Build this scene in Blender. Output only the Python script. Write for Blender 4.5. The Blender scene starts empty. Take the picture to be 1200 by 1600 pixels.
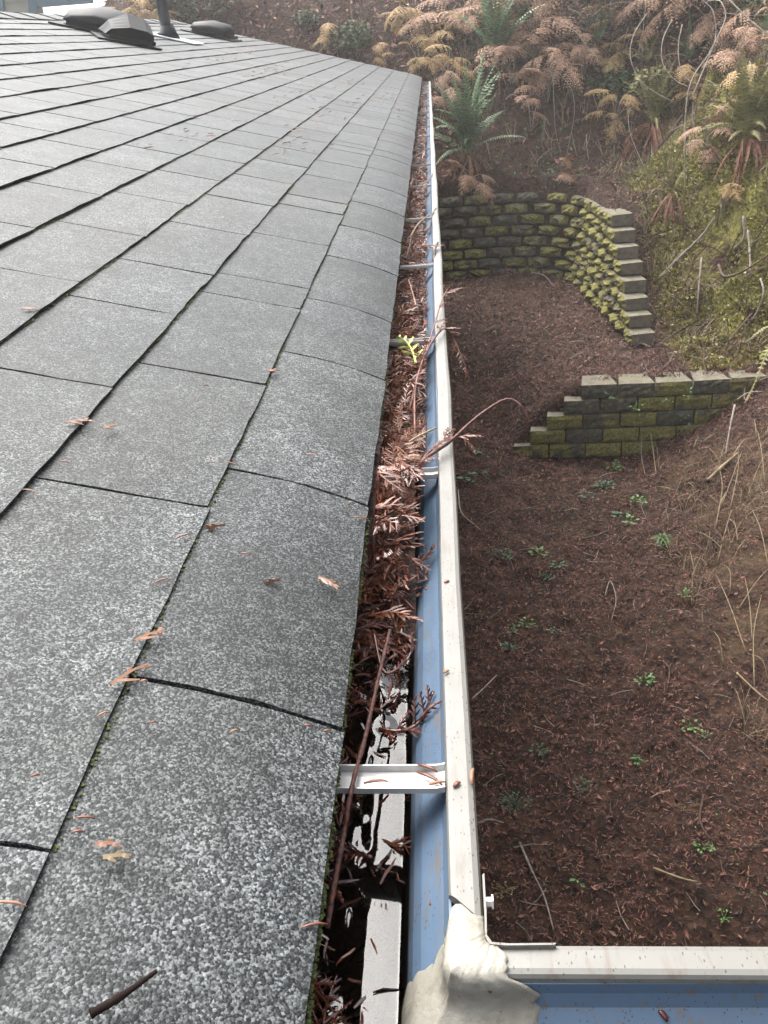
import bpy, math, random
import numpy as np
from mathutils import Vector, Matrix

SC = bpy.context.scene
COL = SC.collection
rnd = random.Random(7)
rng = np.random.default_rng(11)

# ------------------------------------------------------------------ camera
CAM_H = 0.42                     # camera above the gutter rim (gutter rim is z = 0)
AX = np.array([0.99697447, 0.04277555, -0.0649011])      # camera right, up and back in world axes
AY = np.array([0.03710457, 0.47178919, 0.88093031])
AZ = np.array([0.06830192, -0.88067316, 0.46877461])
cam_data = bpy.data.cameras.new('camera')
cam_data.sensor_fit = 'VERTICAL'
cam_data.sensor_height = 32.0
cam_data.lens = 28.0
cam_data.clip_start = 0.02
cam_data.clip_end = 400.0
cam = bpy.data.objects.new('camera', cam_data)
COL.objects.link(cam)
cam.matrix_world = Matrix(((AX[0], AY[0], AZ[0], 0), (AX[1], AY[1], AZ[1], 0), (AX[2], AY[2], AZ[2], CAM_H), (0, 0, 0, 1)))
cam_data.dof.use_dof = False
cam_data.dof.focus_distance = 0.95
cam_data.dof.aperture_fstop = 26.0
SC.camera = cam

# ------------------------------------------------------------------ sky and sun
SUN_EL, SUN_AZ = 56.0, -36.0      # elevation; azimuth measured from +y (along the gutter) towards +x
world = bpy.data.worlds.new('World')
SC.world = world
world.use_nodes = True
wn, wl = world.node_tree.nodes, world.node_tree.links
bg = wn['Background']
sky = wn.new('ShaderNodeTexSky')
sky.sky_type = 'NISHITA'
sky.sun_disc = False
sky.sun_elevation = math.radians(SUN_EL)
sky.sun_rotation = math.radians(SUN_AZ)
sky.dust_density = 4.0
sky.air_density = 1.0
hs = wn.new('ShaderNodeHueSaturation')
hs.inputs['Saturation'].default_value = 0.30
wl.new(sky.outputs[0], hs.inputs['Color'])
wl.new(hs.outputs[0], bg.inputs[0])
bg.inputs[1].default_value = 0.15
sun_data = bpy.data.lights.new('sun', 'SUN')
sun_data.energy = 1.5
sun_data.angle = math.radians(60)
sun_data.color = (1.0, 0.96, 0.90)
sun = bpy.data.objects.new('sun', sun_data)
COL.objects.link(sun)
e_, a_ = math.radians(SUN_EL), math.radians(SUN_AZ)
sun_dir = Vector((math.sin(a_) * math.cos(e_), math.cos(a_) * math.cos(e_), math.sin(e_)))
sun.rotation_euler = sun_dir.to_track_quat('Z', 'Y').to_euler()
sun.location = (2, 6, 12)

SC.view_settings.view_transform = 'Standard'
SC.view_settings.look = 'None'
SC.view_settings.gamma = 1.0
SC.view_settings.use_curve_mapping = False
SC.view_settings.exposure = 1.95
SC.cycles.use_denoising = True
SC.cycles.denoising_prefilter = 'ACCURATE'
HAZE = 0.0038
SC.cycles.volume_bounces = 1
SC.cycles.max_bounces = 6
SC.cycles.diffuse_bounces = 3
SC.cycles.caustics_reflective = False
SC.cycles.caustics_refractive = False

# ------------------------------------------------------------------ helpers: picture to place
def ray(px, py):
    v = AX * (px - 600) - AY * (py - 800) - AZ * 1400.0
    return v / np.linalg.norm(v)
CP = np.array([0, 0, CAM_H])
def at_z(px, py, z):
    v = ray(px, py)
    return CP + v * ((z - CAM_H) / v[2])
def at_y(px, py, y):
    v = ray(px, py)
    return CP + v * (y / v[1])

PITCH = math.radians(15)
SP, CPH = math.sin(PITCH), math.cos(PITCH)
X_EAVE, Z_EAVE, EXPO = -0.0715, 0.045, 0.143
Y_FAR = 9.66
def roof_xz(s):                  # point on the roof surface, s metres up the slope from the eave edge
    d = 0.014 * max(0.0, 1 - s / 0.10) ** 2
    return X_EAVE - s * CPH, Z_EAVE + s * SP - d
def at_roof(px, py):
    v = ray(px, py)
    n = np.array([SP, 0, CPH])
    p0 = np.array([X_EAVE, 0, Z_EAVE])
    p = CP + v * (((p0 - CP) @ n) / (v @ n))
    s = (X_EAVE - p[0]) / CPH
    return s, p[1]

# ------------------------------------------------------------------ helpers: noise and terrain
def _hash(ix, iy, seed):
    h = (ix.astype(np.int64) * 374761393 + iy.astype(np.int64) * 668265263 + seed * 1442695041) & 0x7fffffff
    h = ((h ^ (h >> 13)) * 1274126177) & 0x7fffffff
    return ((h ^ (h >> 16)) & 0xffff) / 65535.0
def vnoise(x, y, seed=0):
    x, y = np.asarray(x, float), np.asarray(y, float)
    ix, iy = np.floor(x), np.floor(y)
    fx, fy = x - ix, y - iy
    fx, fy = fx * fx * (3 - 2 * fx), fy * fy * (3 - 2 * fy)
    a, b = _hash(ix, iy, seed), _hash(ix + 1, iy, seed)
    c, d = _hash(ix, iy + 1, seed), _hash(ix + 1, iy + 1, seed)
    return (a + (b - a) * fx) * (1 - fy) + (c + (d - c) * fx) * fy
def fbm(x, y, seed=0, octs=4):
    s, a, t = 0, 0.5, 0
    for o in range(octs):
        s = s + a * (vnoise(x * 2 ** o, y * 2 ** o, seed + o) - 0.5)
        a *= 0.55
    return s
def sstep(t):
    t = np.clip(t, 0, 1)
    return t * t * (3 - 2 * t)

Z_LOW, Z_TER, BLK_H = -2.62, -2.02, 0.112
WALL_LINE = [(-2.6, 10.02)] + [(-2.3 + 0.2 * i, 10.02 + 0.03 * math.sin(i * .5)) for i in range(16)]
WALL_LINE += [(0.9 + 0.52 * math.cos(t), 9.5 + 0.52 * math.sin(t)) for t in np.linspace(math.pi / 2 * .9, 0, 7)]
WALL_LINE += [(1.42 + 0.2 * t, 9.5 - 2.05 * t) for t in np.linspace(.1, 1, 9)]
WALL_LINE = np.array(WALL_LINE)
def behind_wall(x, y):           # signed distance behind the upper wall's face line (positive = bank side)
    x, y = np.asarray(x, float), np.asarray(y, float)
    best = np.full(x.shape, 1e9)
    inner = np.zeros(x.shape, bool)
    poly = [tuple(p) for p in WALL_LINE] + [(1.62, -40.0), (-60.0, -40.0), (-60.0, 10.02)]
    for (ax, ay), (bx, by) in zip(poly, poly[1:] + poly[:1]):
        if ay != by: inner ^= ((ay > y) != (by > y)) & (x < (bx - ax) * (y - ay) / (by - ay) + ax)
    for (ax, ay), (bx, by) in zip(WALL_LINE[:-1], WALL_LINE[1:]):
        dx, dy = bx - ax, by - ay
        L2 = dx * dx + dy * dy
        t = np.clip(((x - ax) * dx + (y - ay) * dy) / L2, 0, 1)
        d = np.hypot(x - ax - t * dx, y - ay - t * dy)
        best = np.minimum(best, d)
    return np.where(inner, -best, best)
def relu(t, k=0.08):
    return 0.5 * (t + np.sqrt(t * t + k * k))
def terrain(x, y):
    x, y = np.asarray(x, float), np.asarray(y, float)
    rise = Z_TER - Z_LOW
    ramp = sstep((y - 5.7 - 0.5 * np.clip(x, -1, 1)) / 2.3) * (x < 3)
    step = sstep((y - 6.5) / 0.12) * np.clip((x - 0.45) / 0.6, 0, 1)
    lowrise = rise * np.minimum(1, ramp * np.clip((1.15 - x) / .5, 0, 1) + step)
    front = 0.52 * relu(x - (1.48 + 0.06 * (6.4 - y))) + 0.45 * relu(x - 2.35)
    back = 1.0 * relu(x - 1.95 - 0.05 * (y - 8) - 0.75 * (1 - sstep((y - 6.6) / 1.3))) + 0.95 * sstep((y - 7.45) / 1.75)
    w = sstep((y - 6.45) / 0.9)
    bd = behind_wall(x, y)
    inside = sstep(0.5 - (bd - 0.11) / 0.1)            # 1 on the terrace, 0 on the bank
    inside = np.where((y < 7.4) & (x > 1.3), sstep(1 - (x - 1.5) / 0.3), inside)
    z = Z_LOW + np.maximum(lowrise, front * (1 - sstep((y - 6.45) / 2.0))) + w * back * (1 - inside)
    hill = 1.05 * relu(y - 10.25, .2) - 0.5 * relu(y - 12.0, .3) - 0.53 * relu(y - 16.5, 1.)
    hill = hill * (0.12 + 0.88 * sstep((x + 4.9) / 1.3))
    z = z + hill + 0.12 * relu(-x - 1.0) * sstep((y - 9.8) / 2) * sstep((x + 4.9) / 1.3)
    far = sstep((y - 10.1) / 2.5)
    z = z + 0.10 * fbm(x * 0.9, y * 0.9, 3) + 0.10 * fbm(x * 4, y * 4, 9, 3) + 0.085 * fbm(x * 13, y * 13, 15, 2) + far * 0.35 * fbm(x * .8 + 9, y * .8, 21)
    moss = sstep((x - 1.9) / .4) * sstep((y - 6.6) / .6)
    z = z + moss * 0.34 * (vnoise(x * 3.2, y * 3.2, 31) - .5) + moss * 0.15 * (vnoise(x * 8, y * 8, 32) - .3)
    return z
def hit(px, py, lift=0.0):       # where a line of sight meets the ground
    v = ray(px, py)
    t = np.linspace(2.2, 40, 1600)
    P = CP[None, :] + v[None, :] * t[:, None]
    below = P[:, 2] < terrain(P[:, 0], P[:, 1])
    i = int(np.argmax(below)) if below.any() else len(t) - 1
    p = P[i].copy()
    p[2] = float(terrain(p[0:1], p[1:2])[0]) + lift
    return p

# ------------------------------------------------------------------ helpers: meshes and objects
def tag(o, label=None, cat=None, group=None, kind=None):
    if label: o['label'] = label
    if cat: o['category'] = cat
    if group: o['group'] = group
    if kind: o['kind'] = kind
    return o
def link(name, me, parent=None, mats=()):
    o = bpy.data.objects.new(name, me)
    COL.objects.link(o)
    if parent is not None: o.parent = parent
    for m in mats:
        if me is not None and m.name not in me.materials: me.materials.append(m)
    return o
def empty(name, loc=(0, 0, 0), rot=(0, 0, 0)):
    o = bpy.data.objects.new(name, None)
    o.empty_display_size = 0.05
    o.location, o.rotation_euler = loc, rot
    COL.objects.link(o)
    return o
def mesh_np(name, V, F, smooth=True):        # uniform polygons, fast
    V, F = np.ascontiguousarray(V, np.float32), np.ascontiguousarray(F, np.int32)
    me = bpy.data.meshes.new(name)
    n, k = F.shape
    me.vertices.add(len(V)); me.vertices.foreach_set('co', V.ravel())
    me.loops.add(n * k); me.loops.foreach_set('vertex_index', F.ravel())
    me.polygons.add(n)
    me.polygons.foreach_set('loop_start', np.arange(n, dtype=np.int32) * k)
    me.polygons.foreach_set('use_smooth', np.full(n, smooth))
    me.update(calc_edges=True)
    return me
class MB:
    def __init__(self): self.v, self.f, self.m = [], [], []
    def add(self, V, F, mi=0):
        b = len(self.v)
        self.v += [tuple(map(float, p)) for p in V]
        self.f += [tuple(i + b for i in f) for f in F]
        self.m += [mi] * len(F)
        return self
    def box(self, c, s, mi=0, rz=0.0):
        cx, cy, cz = c
        a, b, h = s[0] / 2, s[1] / 2, s[2] / 2
        cr, sr = math.cos(rz), math.sin(rz)
        V = [(cx + x * cr - y * sr, cy + x * sr + y * cr, cz + z) for z in (-h, h) for x, y in ((-a, -b), (a, -b), (a, b), (-a, b))]
        return self.add(V, [(3, 2, 1, 0), (4, 5, 6, 7), (0, 1, 5, 4), (1, 2, 6, 5), (2, 3, 7, 6), (3, 0, 4, 7)], mi)
    def tube(self, P, R, n=5, mi=0, cap=True, flat=1.0):
        V, F = tube(P, R, n, cap, flat)
        return self.add(V, F, mi)
    def mesh(self, name, smooth=False):
        me = bpy.data.meshes.new(name)
        me.from_pydata(self.v, [], self.f)
        if smooth: me.polygons.foreach_set('use_smooth', [True] * len(self.f))
        if any(self.m): me.polygons.foreach_set('material_index', self.m)
        me.update()
        return me
    def build(self, name, mats, parent=None, smooth=False):
        if not isinstance(mats, (list, tuple)): mats = [mats]
        return link(name, self.mesh(name, smooth), parent, mats)
def tube(P, R, n=5, cap=True, flat=1.0):
    P = [Vector(p) for p in P]
    if not isinstance(R, (list, tuple, np.ndarray)): R = [R] * len(P)
    V, F = [], []
    up = None
    for i, p in enumerate(P):
        t = (P[min(i + 1, len(P) - 1)] - P[max(i - 1, 0)])
        if t.length < 1e-9: t = Vector((0, 0, 1))
        t.normalize()
        if up is None: up = Vector((0, 0, 1)) if abs(t.z) < .9 else Vector((1, 0, 0))
        a = t.cross(up)
        if a.length < 1e-6: a = t.orthogonal()
        a.normalize()
        b = a.cross(t).normalized()
        up = b
        for k in range(n):
            w = 2 * math.pi * k / n
            V.append(p + a * (R[i] * math.cos(w)) + b * (R[i] * flat * math.sin(w)))
    for i in range(len(P) - 1):
        for k in range(n):
            F.append((i * n + k, i * n + (k + 1) % n, (i + 1) * n + (k + 1) % n, (i + 1) * n + k))
    if cap:
        F.append(tuple(range(n - 1, -1, -1)))
        F.append(tuple((len(P) - 1) * n + k for k in range(n)))
    return V, F
def spline(ctrl, n=16):          # Catmull-Rom through control points
    c = [Vector(p) for p in ctrl]
    c = [c[0] * 2 - c[1]] + c + [c[-1] * 2 - c[-2]]
    segs = len(c) - 3
    out = []
    for i in range(n + 1):
        u = i / n * segs
        k = min(int(u), segs - 1)
        t = u - k
        a, b, d, e = c[k], c[k + 1], c[k + 2], c[k + 3]
        out.append(0.5 * ((2 * b) + (d - a) * t + (2 * a - 5 * b + 4 * d - e) * t * t + (3 * b - a - 3 * d + e) * t ** 3))
    return out
def rot_mats(yaw, pitch, roll):
    cy, sy, cp, sp, cr, sr = np.cos(yaw), np.sin(yaw), np.cos(pitch), np.sin(pitch), np.cos(roll), np.sin(roll)
    M = np.empty((len(yaw), 3, 3))
    M[:, 0, 0] = cy * cp; M[:, 0, 1] = cy * sp * sr - sy * cr; M[:, 0, 2] = cy * sp * cr + sy * sr
    M[:, 1, 0] = sy * cp; M[:, 1, 1] = sy * sp * sr + cy * cr; M[:, 1, 2] = sy * sp * cr - cy * sr
    M[:, 2, 0] = -sp; M[:, 2, 1] = cp * sr; M[:, 2, 2] = cp * cr
    return M
def scatter(TV, TF, pos, M, scale):          # copies of a template mesh as one vertex / face array
    n, k = len(pos), len(TV)
    V = np.einsum('nij,kj->nki', M, TV) * scale[:, None, None] + pos[:, None, :]
    F = TF[None, :, :] + (np.arange(n) * k)[:, None, None]
    return V.reshape(-1, 3), F.reshape(-1, TF.shape[1])

# ------------------------------------------------------------------ helpers: materials
class Mat:
    def __init__(self, name, rough=0.6, spec=0.5, metal=0.0):
        self.m = bpy.data.materials.new(name)
        self.m.use_nodes = True
        self.n, self.l = self.m.node_tree.nodes, self.m.node_tree.links
        self.b = self.n['Principled BSDF']
        self.set('Roughness', rough); self.set('Specular IOR Level', spec); self.set('Metallic', metal)
        self.geo = self.n.new('ShaderNodeNewGeometry')
    def set(self, k, v):
        if hasattr(v, 'is_linked') or hasattr(v, 'links'): self.l.new(v, self.b.inputs[k])
        else: self.b.inputs[k].default_value = v if not isinstance(v, tuple) or len(v) == 4 else (*v, 1)
    @property
    def pos(self): return self.geo.outputs['Position']
    @property
    def rand(self): return self.geo.outputs['Random Per Island']
    @property
    def orand(self):
        return self.n.new('ShaderNodeObjectInfo').outputs['Random']
    def noise(self, scale, detail=4, rough=0.55, vec=None, out='Fac', dist=0.0):
        t = self.n.new('ShaderNodeTexNoise')
        t.inputs['Scale'].default_value = scale; t.inputs['Detail'].default_value = detail
        t.inputs['Roughness'].default_value = rough; t.inputs['Distortion'].default_value = dist
        self.l.new(vec or self.pos, t.inputs['Vector'])
        return t.outputs[out]
    def voro(self, scale, out='Color', vec=None, feat='F1'):
        t = self.n.new('ShaderNodeTexVoronoi')
        t.feature = feat
        t.inputs['Scale'].default_value = scale
        self.l.new(vec or self.pos, t.inputs['Vector'])
        return t.outputs[out]
    def ramp(self, fac, stops, interp='LINEAR'):
        t = self.n.new('ShaderNodeValToRGB')
        t.color_ramp.interpolation = interp
        el = t.color_ramp.elements
        while len(el) < len(stops): el.new(0.5)
        for e, (p, c) in zip(el, stops):
            e.position = p
            e.color = (c, c, c, 1) if isinstance(c, (int, float)) else (*c, 1)
        self.l.new(fac, t.inputs['Fac'])
        return t.outputs['Color']
    def mix(self, fac, a, b, mode='MIX'):
        t = self.n.new('ShaderNodeMix')
        t.data_type = 'RGBA'; t.blend_type = mode
        for sock, v in ((t.inputs[0], fac), (t.inputs[6], a), (t.inputs[7], b)):
            if isinstance(v, (int, float)): sock.default_value = v if sock.type == 'VALUE' else (v, v, v, 1)
            elif isinstance(v, tuple): sock.default_value = (*v, 1)
            else: self.l.new(v, sock)
        return t.outputs[2]
    def math(self, op, a, b=None, clamp=False):
        t = self.n.new('ShaderNodeMath')
        t.operation = op; t.use_clamp = clamp
        for s, v in zip(t.inputs, (a, b)):
            if v is None: continue
            if isinstance(v, (int, float)): s.default_value = v
            else: self.l.new(v, s)
        return t.outputs[0]
    def sep(self, vec=None):
        t = self.n.new('ShaderNodeSeparateXYZ')
        self.l.new(vec or self.pos, t.inputs[0])
        return t.outputs
    def mapr(self, v, a, b, c=0.0, d=1.0):
        t = self.n.new('ShaderNodeMapRange')
        self.l.new(v, t.inputs[0])
        for i, x in enumerate((a, b, c, d)): t.inputs[i + 1].default_value = x
        return t.outputs[0]
    def scaled(self, s, vec=None):
        t = self.n.new('ShaderNodeMapping')
        t.inputs['Scale'].default_value = s
        self.l.new(vec or self.pos, t.inputs['Vector'])
        return t.outputs[0]
    def bump(self, h, strength=0.5, dist=0.01):
        t = self.n.new('ShaderNodeBump')
        t.inputs['Strength'].default_value = strength; t.inputs['Distance'].default_value = dist
        self.l.new(h, t.inputs['Height'])
        self.l.new(t.outputs[0], self.b.inputs['Normal'])
        return self
    def color(self, c): self.set('Base Color', c); return self

def simple(name, c, rough=0.6, var=0.25, scale=20, spec=0.5, bump=0.0, bscale=60, bdist=.005):
    m = Mat(name, rough, spec)
    dark, light = tuple(x * (1 - var) for x in c), tuple(min(1, x * (1 + var)) for x in c)
    m.color(m.ramp(m.noise(scale), [(0.3, dark), (0.7, light)]))
    if bump: m.bump(m.noise(bscale), bump, bdist)
    return m.m
def leafy(name, stops, rough=0.6, spec=0.4, trans=0.0, nscale=40):
    m = Mat(name, rough, spec)
    f = m.mix(0.25, m.rand, m.noise(nscale, 2))
    m.color(m.ramp(f, stops))
    if trans: m.set('Subsurface Weight', 0.0)
    return m.m

def shingle_mat():
    m = Mat('granule_asphalt', 0.62, 0.30)
    m.set('Sheen Weight', .0)
    v1 = m.voro(690, 'Color')
    v2 = m.voro(1150, 'Color')
    g1 = m.sep(v1)[0]
    g2 = m.sep(v2)[1]
    fine = m.ramp(m.mix(0.35, g1, g2), [(0.0, (.003, .0035, .004)), (0.30, (.005, .006, .007)), (0.45, (.017, .020, .0215)), (0.60, (.048, .054, .056)), (0.78, (.098, .107, .107)), (1.0, (.155, .166, .163))])
    blot = m.noise(9, 5, 0.6)
    tone = m.math('MULTIPLY', m.mapr(blot, 0.3, 0.7, 0.72, 1.22), m.mapr(m.orand, 0, 1, 0.80, 1.26))
    patch = m.mapr(m.noise(38, 3, .6), .35, .7, .82, 1.15)
    clump = m.mapr(m.sep(m.voro(170, 'Color'))[2], 0, 1, .80, 1.20)
    clump2 = m.mapr(m.noise(75, 2, .5), .3, .7, .80, 1.20)
    patch = m.math('MULTIPLY', patch, m.math('MULTIPLY', clump, clump2))
    tone = m.math('MULTIPLY', tone, patch)
    runs = m.mapr(m.noise(1.0, 5, .6, vec=m.scaled((2.2, 15, 2.2))), .35, .68, .80, 1.12)
    tone = m.math('MULTIPLY', tone, runs)
    c = m.mix(1.0, fine, tone, 'MULTIPLY')
    c = m.mix(m.ramp(m.noise(1.7, 3), [(.42, 0.0), (.7, .5)]), c, m.mix(1.0, c, (1.12, 1.0, .88), 'MULTIPLY'))
    alg = m.ramp(m.noise(3.2, 4), [(0.5, 0.0), (0.75, 0.35)])
    c = m.mix(alg, c, (.03, .034, .028))
    m.color(c)
    h = m.math('SUBTRACT', 1.0, m.voro(690, 'Distance'))
    m.bump(m.math('ADD', h, m.math('MULTIPLY', g1, .6)), 0.35, 0.0009)
    return m.m
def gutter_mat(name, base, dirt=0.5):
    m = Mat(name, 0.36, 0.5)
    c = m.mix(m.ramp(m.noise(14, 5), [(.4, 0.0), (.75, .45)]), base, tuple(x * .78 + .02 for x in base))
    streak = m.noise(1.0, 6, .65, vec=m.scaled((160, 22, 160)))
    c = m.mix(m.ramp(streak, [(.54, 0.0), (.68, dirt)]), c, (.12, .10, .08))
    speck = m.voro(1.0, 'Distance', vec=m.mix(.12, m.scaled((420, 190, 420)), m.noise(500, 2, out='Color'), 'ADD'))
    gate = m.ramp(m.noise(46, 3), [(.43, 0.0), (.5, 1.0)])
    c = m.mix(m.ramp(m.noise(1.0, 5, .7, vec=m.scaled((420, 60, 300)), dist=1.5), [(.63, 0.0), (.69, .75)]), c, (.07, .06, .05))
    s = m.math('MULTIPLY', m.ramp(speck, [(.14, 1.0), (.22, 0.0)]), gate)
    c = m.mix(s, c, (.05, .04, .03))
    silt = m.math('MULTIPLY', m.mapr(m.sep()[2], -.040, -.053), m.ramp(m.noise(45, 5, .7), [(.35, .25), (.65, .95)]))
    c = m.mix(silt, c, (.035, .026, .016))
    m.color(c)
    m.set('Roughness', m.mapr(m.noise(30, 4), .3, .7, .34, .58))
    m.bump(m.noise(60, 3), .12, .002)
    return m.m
def block_mat(name, moss):
    m = Mat(name, 0.85, 0.25)
    stone = m.ramp(m.noise(26, 6, .65), [(.3, (.038, .035, .025)), (.55, (.115, .104, .075)), (.8, (.24, .215, .16))])
    stone = m.mix(m.mapr(m.orand, 0, 1, 0, .55), stone, (.055, .055, .042))
    ms = m.ramp(m.noise(60, 4), [(.3, (.085, .08, .025)), (.55, (.20, .182, .052)), (.8, (.36, .325, .11))])
    f = m.ramp(m.noise(9, 5, .6), [(.62 - moss * .5, 0.0), (.74 - moss * .5, .95)])
    m.color(m.mix(f, stone, ms))
    m.bump(m.noise(70, 6, .7), .8, .012)
    return m.m
def terrain_mat():
    m = Mat('leaf_mould_soil', 0.9, 0.2)
    soil = m.ramp(m.noise(7, 8, .72), [(.3, (.012, .008, .007)), (.5, (.036, .023, .018)), (.62, (.070, .038, .028)), (.8, (.125, .072, .048))])
    red = m.ramp(m.voro(34, 'Color'), [(.1, (.012, .008, .006)), (.5, (.045, .022, .014)), (.8, (.10, .045, .024)), (1., (.15, .09, .055))])
    soil = m.mix(.5, soil, red)
    xyz = m.sep()
    ms = m.math('MULTIPLY', m.mapr(xyz[0], 1.85, 2.5), m.mapr(xyz[1], 6.7, 7.3))
    ms = m.math('MULTIPLY', ms, m.mapr(xyz[1], 10.6, 9.4))
    ms = m.math('MULTIPLY', ms, m.ramp(m.noise(2.4, 5, .65), [(.40, 0.0), (.52, 1.0)]))
    moss = m.ramp(m.noise(22, 5, .7), [(.3, (.06, .055, .016)), (.5, (.18, .165, .04)), (.7, (.33, .295, .085))])
    c = m.mix(ms, soil, moss)
    dry = m.math('MULTIPLY', m.mapr(xyz[0], 1.25, 1.9), m.mapr(xyz[1], 6.3, 5.6))
    dry = m.math('MULTIPLY', dry, m.ramp(m.noise(3.5, 4), [(.42, 0.0), (.6, .7)]))
    c = m.mix(dry, c, (.12, .085, .045))
    m.color(c)
    m.bump(m.math('ADD', m.noise(30, 6, .75), m.math('MULTIPLY', m.voro(34, 'Distance'), .6)), 1.0, .03)
    return m.m

M = {}
M['shingle'] = shingle_mat()
M['shingle_under'] = simple('dark_felt', (.012, .013, .013), .8)
M['lip'] = gutter_mat('cream_gutter_paint', (.145, .141, .126), .85)
M['blue'] = gutter_mat('gutter_paint_sky_tint', (.082, .128, .192), .8)  # blue sky reflection of the shaded inside is put into the base colour
M['alu'] = None
m = Mat('mill_aluminium', 0.40, 0.5, 0.25)
m.color(m.ramp(m.noise(40, 4), [(.35, (.34, .335, .325)), (.7, (.50, .49, .48))])); m.bump(m.noise(90, 3), .15, .001)
M['alu'] = m.m
m = Mat('sealant_caulk', 0.42, 0.5)
c = m.mix(m.ramp(m.noise(30, 5), [(.45, 0.0), (.75, .5)]), (.25, .236, .20), (.13, .11, .07))
c = m.mix(m.ramp(m.noise(55, 6, .7), [(.55, 0.0), (.72, .55)]), c, (.10, .085, .06))
sp = m.math('MULTIPLY', m.ramp(m.voro(300, 'Distance'), [(.09, 1.0), (.16, 0.0)]), m.ramp(m.noise(60, 4), [(.50, 0.0), (.56, 1.0)]))
m.color(m.mix(sp, c, (.05, .04, .03))); m.bump(m.noise(50, 5, .6), .5, .004)
M['seal'] = m.m
m = Mat('gutter_water', 0.03, 0.5)
m.b.inputs['IOR'].default_value = 1.46
m.set('Transmission Weight', 1.0)
m.color((.50, .36, .22))
h = m.noise(12, 2, .4, dist=.4)
M['water'] = m.m
M['soil'] = terrain_mat()
M['block'] = block_mat('weathered_block', .10)
M['block_moss'] = block_mat('mossy_block', .42)
M['block_gold'] = block_mat('thick_moss_block', .62)
m = Mat('clean_concrete', 0.85, 0.25)
cc = m.ramp(m.noise(22, 6, .6), [(.3, (.085, .076, .055)), (.6, (.155, .138, .105)), (.85, (.22, .195, .15))])
cc = m.mix(m.ramp(m.noise(6, 4), [(.55, 0.0), (.7, .6)]), cc, (.14, .13, .06))
m.color(cc); m.bump(m.noise(120, 5, .7), .5, .006)
M['cap'] = m.m
RUST = [(0.0, (.022, .010, .007)), (.3, (.075, .026, .015)), (.6, (.15, .055, .030)), (.85, (.25, .11, .06)), (1.0, (.38, .22, .13))]
M['needle'] = leafy('dead_cedar', [(0.0, (.018, .007, .005)), (.35, (.075, .022, .012)), (.65, (.165, .054, .029)), (.87, (.28, .115, .064)), (1.0, (.40, .23, .14))], .38, .5)
M['wet'] = leafy('wet_cedar', [(0.0, (.012, .005, .004)), (.4, (.05, .014, .009)), (.75, (.12, .034, .02)), (1.0, (.22, .09, .04))], .18, .6)
M['pale'] = leafy('bleached_cedar', [(0.0, (.11, .045, .027)), (.5, (.20, .095, .058)), (1.0, (.34, .21, .13))], .5, .4)
M['litter'] = leafy('fallen_leaf', [(0.0, (.014, .009, .008)), (.28, (.048, .025, .022)), (.52, (.112, .050, .040)), (.74, (.21, .082, .055)), (.93, (.24, .15, .11)), (1.0, (.34, .24, .15))], .65, .35)
M['litter_pale'] = leafy('dry_leaf', [(0.0, (.05, .03, .022)), (.4, (.13, .075, .055)), (.8, (.22, .14, .10)), (1.0, (.34, .25, .18))], .7, .3)
M['bark'] = simple('twig_bark', (.07, .042, .032), .7, .6, 90, .3, .6, 300, .001)
M['twig_red'] = simple('red_cedar_twig', (.085, .031, .022), .6, .85, 300, .4, .7, 400, .001)
M['twig_grey'] = simple('grey_twig', (.19, .16, .13), .8, .4, 50)
M['straw'] = simple('straw_stalk', (.20, .15, .085), .75, .4, 40)
M['cane'] = simple('pale_cane', (.27, .235, .19), .75, .35, 12)
M['fern'] = leafy('fern_green', [(0.0, (.055, .095, .045)), (.5, (.11, .165, .082)), (1.0, (.20, .27, .14))], .55, .4)
M['fern_olive'] = leafy('fern_olive', [(0.0, (.09, .09, .03)), (.5, (.19, .18, .07)), (1.0, (.33, .30, .13))], .6, .35)
M['fern_dead'] = leafy('fern_rust', [(0.0, (.05, .018, .010)), (.5, (.15, .06, .035)), (1.0, (.28, .14, .085))], .7, .3)
M['bracken'] = leafy('bracken_rust', [(0.0, (.13, .07, .045)), (.5, (.31, .18, .115)), (1.0, (.48, .33, .22))], .7, .3)
M['bracken_gold'] = leafy('bracken_gold', [(0.0, (.15, .095, .04)), (.5, (.33, .21, .085)), (1.0, (.48, .35, .17))], .7, .3)
M['moss'] = leafy('moss_green', [(0.0, (.10, .095, .024)), (.5, (.28, .255, .065)), (1.0, (.48, .43, .14))], .8, .2)
M['weed'] = leafy('weed_green', [(0.0, (.025, .08, .02)), (.5, (.06, .15, .035)), (1.0, (.14, .27, .07))], .5, .4)
M['weed_dark'] = leafy('weed_dark_green', [(0.0, (.012, .045, .022)), (.5, (.03, .085, .04)), (1.0, (.07, .15, .07))], .5, .4)
M['shrub'] = leafy('shrub_green', [(0.0, (.03, .055, .028)), (.5, (.07, .11, .05)), (1.0, (.14, .18, .08))], .6, .35)
M['sprig_green'] = leafy('fresh_cedar', [(0.0, (.28, .36, .09)), (.6, (.45, .52, .16)), (1.0, (.62, .66, .28))], .5, .4)
M['siding'] = simple('cream_siding', (.24, .24, .19), .6, .05, 6)
M['trim'] = simple('slate_blue_trim', (.07, .13, .16), .5, .1, 8)
M['black'] = simple('black_plastic', (.004, .0055, .0075), .55, .35, 12, .14, .1, 80)
M['pipe'] = simple('black_pipe', (.018, .022, .028), .42, .3, 12)
M['lead'] = simple('bright_flashing', (.62, .66, .70), .3, .15, 20, .6)
M['wood'] = simple('painted_fascia', (.30, .33, .34), .6, .1, 12)
M['wallpaint'] = simple('house_siding', (.16, .20, .22), .7, .1, 5)

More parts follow.
